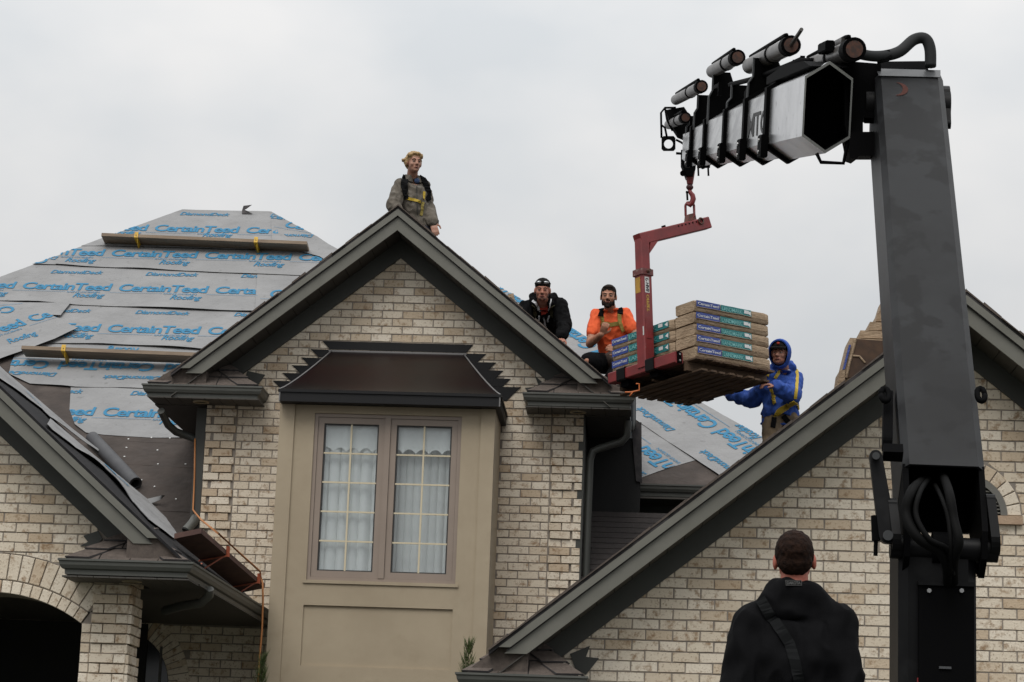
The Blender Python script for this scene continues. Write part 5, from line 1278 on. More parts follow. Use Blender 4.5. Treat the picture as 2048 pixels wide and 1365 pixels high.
# ring where the hook carries it
la = at+AD*(AL*.66)+AUP*.06
dist_ = 99; best = la
for i in range(100):
    p = at+AD*(AL*i/99)+AUP*.06; d_ = abs(Q(p)[0]-1380)
    if d_ < dist_: dist_, best = d_, p
la = best
mb = MB(); mb.prism([la-AD*.06-LU*.03, la+AD*.06-LU*.03, la+AD*.045-LU*.03+LZ*.07, la-AD*.045-LU*.03+LZ*.07], LU*.06); mb.build('lug', mat('rusty_red', (.13, .035, .025), .6, spots=((.07, .03, .02), 30, .5, .6)), fork)
ty = la.y; c0, c1 = W(1379.5, 409, ty), W(1380, 432, ty)
lk = [];
for i in range(17):
    t = math.pi*i/16; lk.append(c0+V((math.cos(t)*.042, 0, math.sin(t)*.04-.02)))
lk += [c1+V((-.042, 0, .0)), c1+V((-.02, 0, -.03)), c1+V((.02, 0, -.03)), c1+V((.042, 0, 0)), lk[0]]
mb = MB(); mb.tube(lk, .0125, 8); mb.build('link', REDP, fork, smooth=True)
for q_ in (.86,):
    p = at+AD*(AL*q_)+AUP*.03+LU*.05; mb = MB(); mb.tube([p+AD*.03*math.cos(t)+AUP*.03*math.sin(t)+LU*.01 for t in [i*.6283 for i in range(11)]], .009, 6); mb.build('pin_ring', RUST, fork, smooth=True)
p = at+AD*(AL*.36)+AUP*.058; mb = MB(); mb.cyl(p, p+AUP*.02, .022, 10); mb.build('grease_cap', CRD, fork)
# clamps, fork tines
for u in (u0b+.20, u1b-.36):
    mb = MB(); mb.bar(LP(u-.06, VB, zb_), LP(u+.06, VB, zb_), .125, .13, LZ, bev=.012); mb.build('tine_clamp', CRK, fork)
    mb = MB(); mb.bar(LP(u, VB+.02, zb_+.02), LP(u, VB+.02, zt0-.10), .11, .06, LV_); mb.build('tine_heel', CRD, fork)
    mb = MB(); mb.bar(LP(u, VB+.02, zt0-.088), LP(u, .98, zt0-.088), .10, .03, LZ); mb.build('tine', CRD, fork)
mb = MB(); mb.bar(LP(u1b+.0, VB, zb_), LP(u1b+.012, VB, zb_), .05, .11, LZ); mb.build('end_plate', CRD, fork)
for d_ in (-.03, .03):
    p = LP(u1b+.012, VB, zb_+d_); mb = MB(); mb.cyl(p, p+LU*.006, .01, 8); mb.build('bolt', STEEL, fork)
# stickers: maker's plate, yellow lettering, notice
def mface(side, lz0, lz1, w0, w1, m, name, off=.0015):
    hw = .0625
    mb = MB()
    if side == 'u': pts = [LP(umm+hw+off, VB+a, z) for a, z in ((w0, lz0), (w1, lz0), (w1, lz1), (w0, lz1))]
    else: pts = [LP(umm+a, VB-hw-off, z) for a, z in ((w0, lz0), (w1, lz0), (w1, lz1), (w0, lz1))]
    mb.add(pts, [(0, 1, 2, 3)]); return mb.build(name, m, fork)
zs = lambda py: LX(1290, py, VB)[1]
WL = mat('white_sticker', (.55, .55, .54), .5); INK = mat('black_ink', (.015, .015, .02), .6)
st = mface('u', zs(588), zs(556), -.035, .02, WL, 'maker_sticker')
mb = MB(); vs, fs, w = text_geo('HIAB', 1, bold=.03); z0_, z1_ = zs(586), zs(568)
mb.add([LP(umm+.0625+.003, VB+.012-y*.05, z1_-(z1_-z0_)*x/w) for x, y in vs], fs); mb.build('lettering', INK, st)
mb = MB(); c_ = LP(umm+.0645, VB-.008, zs(562)); mb.tube([c_+LV_*.014*math.cos(t)+LZ*.014*math.sin(t) for t in [i*.5 for i in range(10)]], .004, 5); mb.build('maker_mark', INK, st)
mb = MB(); vs, fs, w = text_geo('OFFSET', 1, bold=.015); z0_, z1_ = zs(626), zs(592)
mb.add([LP(umm+.0645, VB+.012-y*.045, z1_-(z1_-z0_)*x/w) for x, y in vs], fs); mb.build('lettering', mat('yellow_print', (.45, .30, .05), .6), fork)
mface('v', zs(587), zs(556), -.045, .03, mat('yellow_notice', (.42, .23, .03), .6, var=((.30, .17, .03), 30, .4, .6)), 'notice')
mface('v', zs(675), zs(657), .045, .062, WL, 'paint_chip')
mb = MB(); mb.bar(LP(umm+.064, VB+.0, zs(640)), LP(umm+.064, VB, zs(680)), .07, .008, LU, bev=.003); mb.build('patch_plate', REDP, fork)
# orange wire bracket under the crossbar
yq = -1.6
OW = mat('orange_wire', (.50, .13, .03), .5)
mb = MB(); mb.tube([W(1272, 768, yq), W(1278, 768, yq), W(1279, 781, yq), W(1262, 785, yq), W(1250, 785, yq)], .008, 6); mb.tube([W(1266, 784, yq), W(1259, 793, yq)], .007, 6); o = mb.build('orange_hook', OW, fork, smooth=True)
# ================================================================== BUNDLES ON THE GARAGE ROOF
G2 = 'shingle bundles stacked on the garage slope'
def gbundle(pts, y, depth, label, mats=(KRAFT,), blue=False):
    c = W(*pts[0], y); e = empty('shingle_bundle', c, label, 'bundle', G2)
    P_ = [W(*p, y) for p in pts]; sh = V((0, depth, .02))
    mb = MB(); mb.prism(P_, sh); mb.build('wrapper', KRAFT, e)
    return e, P_, sh
E_ = [([(1700, 676), (1770, 680), (1775, 818), (1688, 818), (1684, 740)], -4.3, .5, 'tilted bundle at the foot of the stepped stack, its dark underside showing'),
      ([(1721, 661), (1775, 663), (1775, 678), (1719, 676)], -4.25, .5, 'bundle resting on the tilted one beside the crane boom'),
      ([(1740, 644), (1776, 646), (1776, 661.5), (1737, 660.5)], -4.2, .5, 'middle bundle of the stepped stack beside the crane boom'),
      ([(1756, 625), (1778, 626), (1778, 644), (1752, 642.5)], -4.15, .5, 'second highest bundle of the stepped stack beside the crane boom'),
      ([(1768, 594), (1778, 596), (1778, 624.5), (1759, 623.5)], -4.1, .5, 'highest bundle of the stepped stack, mostly behind the crane boom')]
for k, (pts, y, dp, lb) in enumerate(E_):
    e, P_, sh = gbundle(pts, y, dp, lb)
    if k == 0:
        mb = MB(); n = V((0, -.012, 0)); mb.prism([W(1712, 679, y)+n, W(1770, 683, y)+n, W(1772, 752, y)+n, W(1694, 756, y)+n], (0, .01, 0)); mb.build('shingle_face', mat('dark_brown_shingle', (.075, .042, .025), .9, var=((.05, .03, .02), 12, .4, .6)), e)
        mb = MB(); mb.tube([W(1711, 680, y-.015), W(1700, 722, y-.015), W(1692, 756, y-.015)], .012, 6); mb.build('paper_fold', KRAFT, e)
        mb = MB(); mb.tube([W(1706, 712, y-.015), W(1719, 713, y-.015), W(1730, 726, y-.015)], .008, 6); mb.build('paper_fold', KRAFT, e)
        mb = MB(); mb.prism([W(1698, 690, y-.02), W(1702, 690, y-.02), W(1690, 738, y-.02), W(1685, 740, y-.02)], (0, .3, 0)); mb.build('blue_label', BLUEL, e)
e, P_, sh = gbundle([(1679, 742), (1690, 740), (1690, 818), (1668, 818)], -4.35, .4, 'lowest pale bundle end left of the tilted one on the garage roof')
# a bundle end beyond the dormer ridge
e2 = empty('shingle_bundle', W(1026, 600, 2.5), 'small brown bundle end peeping over the dormer roof beside the black hooded jacket', 'bundle')
mb = MB(); mb.prism([W(1016, 588, 2.5), W(1027, 587, 2.5), W(1027, 597, 2.5), W(1030, 612, 2.5), W(1016, 612, 2.5)], (0, .3, 0)); mb.build('wrapper', KRAFT, e2)
# ================================================================== PEOPLE
def remesh(mb, voxel, sm=6, noise_amp=0.0, nsc=9, seed=0):
    """union of closed pieces -> one continuous skin"""
    me = mb.mesh('tmp', []); o = bpy.data.objects.new('tmp', me); COL.objects.link(o)
    r = o.modifiers.new('r', 'REMESH'); r.mode = 'VOXEL'; r.voxel_size = voxel
    s_ = o.modifiers.new('s', 'SMOOTH'); s_.iterations = sm; s_.factor = .5
    dg = bpy.context.evaluated_depsgraph_get(); ev = bpy.data.meshes.new_from_object(o.evaluated_get(dg))
    bpy.data.objects.remove(o); bpy.data.meshes.remove(me)
    if noise_amp:
        ev.update(); nr = [v.normal.copy() for v in ev.vertices]
        for v, n in zip(ev.vertices, nr):
            p = v.co; f = noise.noise(V((p.x*nsc, p.y*nsc, p.z*nsc*.75+seed)))+.55*noise.noise(V((p.x*nsc*2.3+seed, p.y*nsc*2.3, p.z*nsc*1.6)))
            f = 1-abs(f)*2.1 if noise_amp > 0 else f
            v.co = p+n*abs(noise_amp)*(f-.35)
    ev.polygons.foreach_set('use_smooth', [True]*len(ev.polygons))
    return ev
def put(ev, name, m, parent, org=None):
    ev.name = name; ev.materials.clear(); ev.materials.append(m)
    o = bpy.data.objects.new(name, ev); COL.objects.link(o)
    g = world_loc(parent) if parent else V(org)
    for v in ev.vertices: v.co -= g
    if parent: o.parent = parent
    else: o.location = g
    return o
def skin_mat(col): return mat('skin', col, .55, var=((col[0]*.82, col[1]*.68, col[2]*.62), 18, .42, .62), spec=.3)
class Pose: pass
def torso(mb, J, g, lo=True, hem=0.0, wide=1.0):
    """lofted trunk: pelvis to neck; g = extra thickness"""
    S = (J['lsh']+J['rsh'])/2; P = J['pel']; ss = (J['lsh']-J['rsh']); hw = ss.length/2; ss.normalize()
    sp_ = (J['lhip']-J['rhip']).normalized(); N = J['neck']
    mid = P.lerp(S, .5)+J.get('bend', V((0, 0, 0)))
    def bz(t): return P*(1-t)**2+mid*2*t*(1-t)+S*t*t
    sec = [(-.10, .150, .115), (0, .17, .125), (.22, .152, .112), (.45, .160, .118), (.7, .178, .128), (.88, hw*.96, .110), (1.0, hw*.86, .085), (1.08, hw*.5, .066)]
    if hem: sec[0] = (-.10-hem, .165, .13)
    rings = []
    for t, rx, ry in sec:
        c = bz(max(0, min(1, t)))
        d = (bz(min(1, t+.05))-bz(max(0, t-.05))).normalized()
        if t < 0: c = P+(P-bz(.1)).normalized()*(-t)*.5
        if t > 1: c = S+(N-S)*((t-1)/.08)*.8
        s_ = sp_.lerp(ss, max(0, min(1, t))); s_ = (s_-d*s_.dot(d)).normalized(); f = d.cross(s_)
        rings.append([c+s_*math.cos(2*math.pi*i/20)*(rx*wide+g)+f*math.sin(2*math.pi*i/20)*(ry*wide+g) for i in range(20)])
    mb.loft(rings)
def limb(mb, pts, rs, g=0.0):
    for i in range(len(pts)-1): mb.cap(pts[i], pts[i+1], rs[i]+g, rs[i+1]+g, 12)
def hand(mb, wr, tip, side, curl=.5, spread=1.0, nrm=None):
    """palm, four bent fingers of different lengths and a thumb; wr -> tip sets its direction and reach"""
    d = (tip-wr); L = max(d.length, .15); d.normalize()
    n = (nrm if nrm is not None else V((0, -1, .2))); n = (n-d*n.dot(d)).normalized(); s_ = d.cross(n)*side
    pc = wr+d*.05
    mb.ell(wr+d*.055, (.040, .052, .016), Matrix((s_, d, n)).transposed(), 12)
    for k, (off, ln) in enumerate(((-.030, .070), (-.010, .082), (.010, .077), (.030, .060))):
        b = wr+d*.09+s_*off*spread; a = curl*1.1; p1 = b+(d*math.cos(a*.5)-n*math.sin(a*.5)+s_*off*1.2*spread)*ln*.52; p2 = p1+(d*math.cos(a*1.6)-n*math.sin(a*1.6))*ln*.48
        mb.cap(wr+d*.06+s_*off*.9, b, .011, .0105, 8); mb.cap(b, p1, .0105, .0095, 8); mb.cap(p1, p2, .0095, .008, 8)
    b = wr+d*.03-s_*.034; p1 = b+(d*.65-s_*.65-n*.25).normalized()*.042; p2 = p1+(d*.9-s_*.1-n*.4).normalized()*.032
    mb.cap(wr+d*.025-s_*.015, b, .015, .0135, 8); mb.cap(b, p1, .0135, .011, 8); mb.cap(p1, p2, .011, .009, 8)
def head_axes(f, up=V((0, 0, 1)), roll=0):
    f = V(f).normalized(); s_ = f.cross(up).normalized(); u = s_.cross(f)   # s_ = the person's right
    if roll: s_, u = s_*math.cos(roll)+u*math.sin(roll), u*math.cos(roll)-s_*math.sin(roll)
    return s_, f, u
def person(label, J, hf, skin, height_k=1.0, hand_curl=(.5, .5), roll=0, jaw=1.0, hn=(None, None), eyes=True, voxel=.0065, arm_k=1.0):
    J = {k: V(v) for k, v in J.items()}
    sd_ = (J['lsh']-J['rsh']).normalized()
    J.setdefault('lhip', J['pel']+sd_*.09+V((0, 0, -.03))); J.setdefault('rhip', J['pel']-sd_*.09+V((0, 0, -.03)))
    A = head_axes(hf, roll=roll); M = Matrix(A).transposed(); hc = J['head']; k = height_k
    def h(x, y, z): return hc+M @ V((x*k, y*k, z*k))
    mb = MB()
    def e(c, r_): mb.ell(h(*c), [q*k for q in r_], M)
    e((0, -.012, .035), (.077, .096, .087)); e((0, .028, -.025), (.066, .068, .082)); e((0, .042, -.075), (.048*jaw, .050, .042)); e((0, .078, -.093), (.024, .020, .019))
    e((-.034, .062, -.030), (.026, .026, .026)); e((.034, .062, -.030), (.026, .026, .026))
    mb.cap(h(0, .090, .004), h(0, .111, -.030), .009*k, .0135*k, 8); e((-.012, .098, -.034), (.010, .011, .009)); e((.012, .098, -.034), (.010, .011, .009))
    mb.cap(h(-.040, .080, .021), h(.040, .080, .021), .012*k, .012*k, 8)
    mb.cap(h(-.020, .090, -.062), h(.020, .090, -.062), .009*k, .009*k, 8); mb.cap(h(-.016, .087, -.073), h(.016, .087, -.073), .009*k, .009*k, 8)
    for s in (-1, 1): mb.ell(h(s*.079, -.008, -.008), (.011*k, .024*k, .034*k), M)
    mb.cap(h(0, -.022, -.055), J['neck'], .056*k, .062*k, 14)
    torso(mb, J, -.012)
    for s in ('l', 'r'):
        limb(mb, [J[s+'sh'], J[s+'el'], J[s+'wr']], [.05*arm_k, .041*arm_k, .028*arm_k])
        mb.cap(J[s+'el'], J[s+'el'].lerp(J[s+'wr'], .45), .04*arm_k, .039*arm_k)
        limb(mb, [J[s+'hip'], J[s+'kn'], J[s+'an']], [.083, .056, .037]); mb.cap(J[s+'kn'].lerp(J[s+'an'], .1), J[s+'kn'].lerp(J[s+'an'], .45), .052, .056)
        ft = J.get(s+'toe', J[s+'an']+V((0, -.16, -.05))); mb.cap(J[s+'an']+V((0, 0, -.03)), ft, .038, .032)
        hand(mb, J[s+'wr'], J[s+'hand'], 1 if s == 'l' else -1, hand_curl[0 if s == 'l' else 1], nrm=hn[0 if s == 'l' else 1])
    sm = skin_mat(skin)
    o = put(remesh(mb, voxel, 3), 'person', sm, None, org=J['pel']); setp(o, label, 'person')
    if eyes:
        WH = mat('eye_white', (.42, .40, .38), .3); IR = mat('iris', (.03, .02, .015), .2); BR_ = mat('brow', (.05, .032, .02), .8); LIP = mat('lips', (skin[0]*.62, skin[1]*.36, skin[2]*.38), .5)
        for s in (-1, 1):
            m_ = MB(); m_.ell(h(s*.031, .0835, -.001), (.0135*k, .010*k, .0065*k), M, 10); ev_ = m_.build('eye', WH, o, smooth=True)
            m_ = MB(); m_.ell(h(s*.031, .0905, -.001), (.006*k, .005*k, .006*k), M, 8); m_.build('iris', IR, ev_, smooth=True)
            m_ = MB(); m_.tube([h(s*.013, .098, .018), h(s*.032, .0945, .0245), h(s*.050, .081, .017)], .0045*k, 6); m_.build('eyebrow', BR_, o, smooth=True)
            m_ = MB(); m_.tube([h(s*.017, .0925, .004), h(s*.031, .0945, .0085), h(s*.046, .085, .003)], .0045*k, 6); m_.build('eyelid', sm, o, smooth=True)
        m_ = MB(); m_.ell(h(0, .0975, -.064), (.021*k, .008*k, .0065*k), M, 10); m_.ell(h(0, .0955, -.0715), (.018*k, .008*k, .006*k), M, 10); m_.build('lips', LIP, o, smooth=True)
        m_ = MB(); m_.ell(h(0, .1015, -.0675), (.015*k, .006*k, .0028*k), M, 8); m_.build('mouth', IR, o, smooth=True)
    return o, J, h, M
def top_garment(o, J, m, g=.016, sleeve=1.0, amp=.010, name='jacket', hem=.0, voxel=.011, wide=1.0, collar=None, extra=None, cuff=.0, arm=1.0, nsc=8, seed=0, sm=4):
    mb = MB(); torso(mb, J, g, hem=hem, wide=wide)
    for s in ('l', 'r'):
        S, E, Wr = J[s+'sh'], J[s+'el'], J[s+'wr']
        if sleeve >= 1: limb(mb, [S, E, E.lerp(Wr, .93)], [.062*arm, .054*arm, .041*arm], g)
        else: limb(mb, [S, S.lerp(E, sleeve)], [.06*arm, .058*arm], g)
        if cuff and sleeve >= 1: mb.cap(E.lerp(Wr, .86), E.lerp(Wr, .95), .041+g+cuff, .041+g+cuff)
    if extra: extra(mb)
    return put(remesh(mb, voxel, sm, amp, nsc, seed), name, m, o)
def legs_garment(o, J, m, name='trousers', to=1.0, g=.014, amp=.008, voxel=.012):
    mb = MB(); s0 = J['pel']
    mb.ell(s0+V((0, 0, -.02)), (.17+g, .125+g, .12), None, 16)
    for s in ('l', 'r'):
        K, A_ = J[s+'kn'], J[s+'an']
        if to >= 1: limb(mb, [J[s+'hip'], K, K.lerp(A_, .95)], [.09, .066, .055], g)
        else: limb(mb, [J[s+'hip'], J[s+'hip'].lerp(K, to*2)], [.092, .082], g)
    return put(remesh(mb, voxel, 4, amp, 9), name, m, o)
def hair_shell(o, h, M, blobs, m, amp=.004, name='hair', k=1.0, voxel=.006):
    mb = MB()
    for c, r_ in blobs: mb.ell(h(*c), [q*k for q in r_], M)
    return put(remesh(mb, voxel, 1, -amp, 60), name, m, o)
def bvh_of(*obs):
    vs, fs = [], []
    for o in obs:
        b = len(vs); g = world_loc(o); vs += [v.co+g for v in o.data.vertices]; fs += [[b+i for i in p.vertices] for p in o.data.polygons]
    return BVHTree.FromPolygons(vs, fs)
def strap(o, tree, px, w, m, name='harness_strap', off=.006, dense=6):
    """webbing laid over the clothes along a line seen in the photograph"""
    P_ = []
    pts = []
    for i in range(len(px)-1):
        for k in range(dense): t = k/dense; pts.append((px[i][0]*(1-t)+px[i+1][0]*t, px[i][1]*(1-t)+px[i+1][1]*t))
    pts.append(px[-1])
    for p in pts:
        d = (cf + cr*((p[0]-1024)/FPX) + cu*((682.5-p[1])/FPX)).normalized(); r_ = tree.ray_cast(CAM, d)
        if r_[0] is not None: P_.append((r_[0]+r_[1]*off, r_[1]))
    if len(P_) < 2: return None
    mb = MB(); rings = []
    for i, (p, n) in enumerate(P_):
        t = (P_[min(i+1, len(P_)-1)][0]-P_[max(i-1, 0)][0]); t.normalize(); s_ = t.cross(n).normalized()
        rings.append([p-s_*w/2-n*.004, p+s_*w/2-n*.004, p+s_*w/2+n*.004, p-s_*w/2+n*.004])
    mb.loft(rings); return mb.build(name, m, o)
YW_ = mat('yellow_webbing', (.42, .29, .02), .7); OLW = mat('olive_webbing', (.22, .17, .035), .8); PAD = mat('black_pad', (.007, .007, .0075), .85, spec=.06)
BLKF = mat('black_fabric', (.0055, .0055, .006), .9, spec=.05); DKHAIR = mat('dark_hair', (.014, .009, .0065), .8, spec=.12)
# ---- young man on the dormer ridge
def w(px, py, y): return W(px, py, y)
J = dict(head=w(828, 326, .83), neck=w(824, 358, .93), lsh=w(845, 373, 1.01), rsh=w(802, 373, .80), pel=w(836, 462, .92), lel=w(855, 413, 1.0), lwr=w(865, 446, .82), lhand=w(873, 470, .75),
         rel=w(787, 411, .7), rwr=w(806, 452, .6), rhand=w(818, 470, .55), lkn=w(884, 520, .65), rkn=w(796, 520, .5), lan=w(905, 590, .95), ran=w(770, 590, .9))
o, J, h, M = person('person with tousled blond hair and a worn olive jacket, seated on the dormer ridge', J, (.42, -.9, -.06), (.36, .20, .145), hand_curl=(.35, .4))
def col(mb):
    a = J['neck']; mb.cap(a+V((-.06, .02, .0)), a+V((.06, .05, .0)), .05, .05)
JK = mat('worn_olive_jacket', (.105, .09, .072), .9, var=((.07, .06, .047), 9, .4, .62), spots=((.15, .135, .115), 14, .58, .74))
jk = top_garment(o, J, JK, g=.016, amp=.014, name='jacket', cuff=.012, arm=1.12, extra=col, wide=.98, voxel=.009, nsc=10)
legs_garment(o, J, mat('dark_blue_jeans', (.02, .024, .04), .85))
BLOND = mat('blond_hair', (.36, .235, .10), .6, var=((.24, .15, .06), 40, .4, .6, (1, 1, .4)))
hair_shell(o, h, M, [((0, -.022, .052), (.089, .102, .082)), ((0, -.06, .0), (.082, .066, .080)), ((-.055, .028, .072), (.036, .05, .034)), ((.0, .055, .090), (.060, .040, .026)), ((.055, .028, .072), (.036, .05, .034)), ((.074, -.03, .01), (.026, .05, .06)), ((.098, -.055, .028), (.030, .03, .022)), ((-.076, -.03, .02), (.020, .045, .055)), ((.106, -.07, .016), (.015, .02, .012))], BLOND, .007)
tr_ = bvh_of(jk)
for px, wd in (([(812, 352), (808, 366), (809, 384), (812, 399)], .075), ([(842, 354), (850, 366), (856, 384), (857, 402)], .07)): strap(o, tr_, px, wd, PAD, 'shoulder_pad', off=.012)
strap(o, tr_, [(809, 396), (822, 399), (841, 404)], .030, YW_); strap(o, tr_, [(848, 384), (847, 399)], .028, YW_); strap(o, tr_, [(846, 405), (842, 432)], .03, OLW)
strap(o, tr_, [(833, 374), (834, 400), (835, 430)], .012, mat('dark_zip', (.03, .027, .022), .7), 'zip', off=.003)
mb = MB(); a = h(0, .03, -.14); mb.ell(w(834, 362, .86), (.03, .02, .03)); mb.build('shirt', mat('blue_shirt', (.03, .06, .14), .8), o, smooth=True)
for sx in (-1, 1):
    c = J['neck']; f_ = V((.42, -.9, 0)).normalized(); r_ = V((-f_.y, f_.x, 0))*-sx
    mb = MB(); mb.prism([c+f_*.075+r_*.015+V((0, 0, -.06)), c+f_*.06+r_*.085+V((0, 0, -.045)), c+f_*.0+r_*.085+V((0, 0, .035)), c+f_*.065+r_*.04+V((0, 0, .02))], f_*.012); mb.build('collar', JK, o)
# ---- man in the black hooded jacket
J = dict(head=w(1085, 581, .34), neck=w(1086, 607, .48), lsh=w(1119, 612, .54), rsh=w(1053, 616, .54), pel=w(1088, 690, 1.1), lel=w(1129, 650, .42), lwr=w(1122, 676, .16), lhand=w(1117, 694, .05),
         rel=w(1044, 650, .42), rwr=w(1052, 678, .15), rhand=w(1056, 692, .05), lkn=w(1128, 722, .65), rkn=w(1058, 716, .65), lan=w(1130, 726, 1.2), ran=w(1058, 722, 1.2), bend=V((0, .06, .05)))
o, J, h, M = person('person in black hooded jacket and red shirt, sunglasses on the cap, leaning forward', J, (.02, -.98, -.17), (.40, .185, .13), hand_curl=(.3, .3), jaw=1.08)
def hd(mb):
    a = J['neck']; mb.cap(a+V((-.08, .05, .06)), a+V((.08, .05, .06)), .06, .06); mb.cap(a+V((-.085, -.07, -.02)), a+V((-.105, .03, .075)), .034, .048); mb.cap(a+V((.085, -.07, -.02)), a+V((.105, .03, .075)), .034, .048)
jk = top_garment(o, J, BLKF, g=.018, amp=.013, name='hooded_jacket', arm=1.12, extra=hd, wide=1.02, voxel=.009, nsc=10)
legs_garment(o, J, BLKF)
CAPM = mat('black_cap', (.009, .0085, .0085), .85, spec=.1)
hair_shell(o, h, M, [((0, -.014, .058), (.084, .103, .076))], CAPM, .0015, 'cap')
for sx in (-1, 1):
    mb = MB(); mb.ell(h(sx*.036, .083, .076), (.031, .012, .017), M, 12); mb.build('sunglass_lens', mat('mirror_lens', (.25, .26, .27), .15, .6), o, smooth=True)
mb = MB(); mb.tube([h(-.082, .0, .07), h(-.066, .07, .08), h(0, .097, .08), h(.066, .07, .08), h(.082, .0, .07)], .005, 6); mb.build('sunglass_frame', PAD, o, smooth=True)
hair_shell(o, h, M, [((0, .058, -.088), (.045, .042, .026)), ((-.05, .03, -.06), (.014, .034, .034)), ((.05, .03, -.06), (.014, .034, .034)), ((0, .098, -.050), (.027, .010, .008))], mat('stubble', (.13, .062, .045), .8), .003, 'stubble')
tr_ = bvh_of(jk); RED = mat('red_shirt', (.36, .035, .018), .85)
RB = MB(); poly = [(1074, 602), (1098, 598), (1095, 612), (1089, 629), (1081, 621)]
strap(o, tr_, [(1087, 603), (1088, 628)], .085, RED, 'shirt', off=.008); strap(o, tr_, [(1088, 622), (1088, 630)], .05, RED, 'shirt', off=.008)
WTR = mat('white_trim', (.55, .56, .58), .6)
strap(o, tr_, [(1067, 603), (1074, 614), (1080, 623)], .024, WTR, 'zip_trim', off=.016); strap(o, tr_, [(1103, 601), (1100, 612), (1096, 623)], .012, WTR, 'zip_trim', off=.016)
for px in ([(1078, 631), (1077, 640)], [(1097, 631), (1096, 643)], [(1087, 634), (1091, 652)]): strap(o, tr_, px, .016, WTR, 'drawstring', off=.014)
for px in ([(1068, 612), (1070, 636)], [(1105, 612), (1104, 640)]): strap(o, tr_, px, .045, mat('dark_olive_webbing', (.035, .03, .010), .85), off=.008)
strap(o, tr_, [(1062, 640), (1086, 634), (1110, 640)], .04, PAD, off=.012)
mb = MB(); mb.bar(w(1131, 655, .35), w(1130, 668, .3), .03, .02); mb.build('lanyard_clip', YW_, o)
mb = MB(); mb.tube([w(1129, 668, .3), w(1127, 676, .2), w(1130, 684, .2)], .018, 8); mb.build('glove', WTR, o, smooth=True)
# ---- man in the orange T-shirt
J = dict(head=w(1217, 594, .28), neck=w(1220, 615, .36), lsh=w(1250, 629, .40), rsh=w(1194, 630, .38), pel=w(1231, 722, .58), rel=w(1180, 688, .26), rwr=w(1203, 669, .03), rhand=w(1212, 650, -.03),
         lel=w(1272, 676, .34), lwr=w(1238, 703, .08), lhand=w(1218, 694, .0), rkn=w(1176, 724, .0), lkn=w(1226, 762, .05), ran=w(1200, 768, .5), lan=w(1234, 778, .5), rtoe=w(1204, 770, .7), ltoe=w(1236, 778, .7))
o, J, h, M = person('bearded person in bright orange T-shirt and harness, crouching beside the hanging bundles', J, (-.06, -.99, -.08), (.37, .19, .125), hand_curl=(.9, 1.25), hn=(None, V((.3, -1, .2))), arm_k=1.12)
ORT = mat('orange_shirt', (.72, .105, .025), .85, var=((.62, .08, .02), 10, .4, .65))
sh_ = top_garment(o, J, ORT, g=.012, sleeve=.62, amp=.010, name='t_shirt', arm=.98, voxel=.009, nsc=10)
legs_garment(o, J, BLKF, 'shorts', to=.46, g=.02)
hair_shell(o, h, M, [((0, -.018, .056), (.082, .100, .078)), ((0, -.05, -.0), (.076, .06, .06)), ((-.070, .0, .02), (.014, .03, .04)), ((.070, .0, .02), (.014, .03, .04)), ((0, .045, .092), (.055, .035, .022))], DKHAIR, .003)
hair_shell(o, h, M, [((0, .062, -.094), (.047, .042, .034)), ((-.054, .028, -.060), (.016, .034, .042)), ((.054, .028, -.060), (.016, .034, .042)), ((0, .100, -.050), (.029, .010, .008)), ((0, .085, -.112), (.03, .026, .022)), ((-.030, .075, -.082), (.02, .024, .03)), ((.030, .075, -.082), (.02, .024, .03))], DKHAIR, .004, 'beard')
tr_ = bvh_of(sh_)
for px in ([(1205, 617), (1201, 624), (1200, 633)], [(1237, 615), (1241, 621), (1240, 630)]): strap(o, tr_, px, .058, PAD, 'shoulder_pad', off=.016)
for px in ([(1203, 630), (1206, 650), (1208, 668)], [(1238, 624), (1239, 645), (1246, 664)], [(1202, 646), (1222, 650), (1242, 646)]): strap(o, tr_, px, .042, OLW)
mb = MB(); a = w(1207, 742, .2); strap(o, bvh_of(o), [(1202, 706), (1203, 692)], .02, PAD)
mb = MB(); mb.ell(w(1236, 722, .35), (.16, .13, .12), None, 16); put(remesh(mb, .012, 3, .008, 9), 'tool_pouch', mat('dark_leather', (.035, .02, .014), .7), o)
# ---- man in the blue hood
J = dict(head=w(1560, 706, -1.12), neck=w(1566, 739, -.95), lsh=w(1587, 757, -.86), rsh=w(1543, 758, -1.02), pel=w(1560, 832, -.92), lel=w(1585, 792, -1.22), lwr=w(1550, 773, -1.42), lhand=w(1527, 767, -1.46),
         rel=w(1506, 800, -.88), rwr=w(1462, 790, -.72), rhand=w(1440, 782, -.66), rkn=w(1540, 902, -1.12), lkn=w(1578, 892, -1.0), ran=w(1530, 975, -.8), lan=w(1572, 960, -.7))
o, J, h, M = person('person in a royal blue hood, dark cap and yellow harness, steadying the hanging pallet', J, (-.30, -.94, -.12), (.36, .185, .135), hand_curl=(.75, .5), jaw=1.25, roll=.05, hn=(V((.1, -.3, 1)), None))
BLU = mat('royal_blue_fleece', (.022, .075, .34), .9, var=((.016, .052, .25), 8, .4, .65))
def bhood(mb):
    a = J['neck']; mb.cap(a+V((-.07, .0, .02)), a+V((.07, .03, .03)), .06, .06)
sw = top_garment(o, J, BLU, g=.022, amp=.015, name='hooded_sweatshirt', arm=1.14, hem=.1, extra=bhood, wide=1.08, voxel=.009, nsc=9)
legs_garment(o, J, mat('khaki_trousers', (.19, .135, .08), .9, var=((.11, .08, .05), 9, .4, .6)))
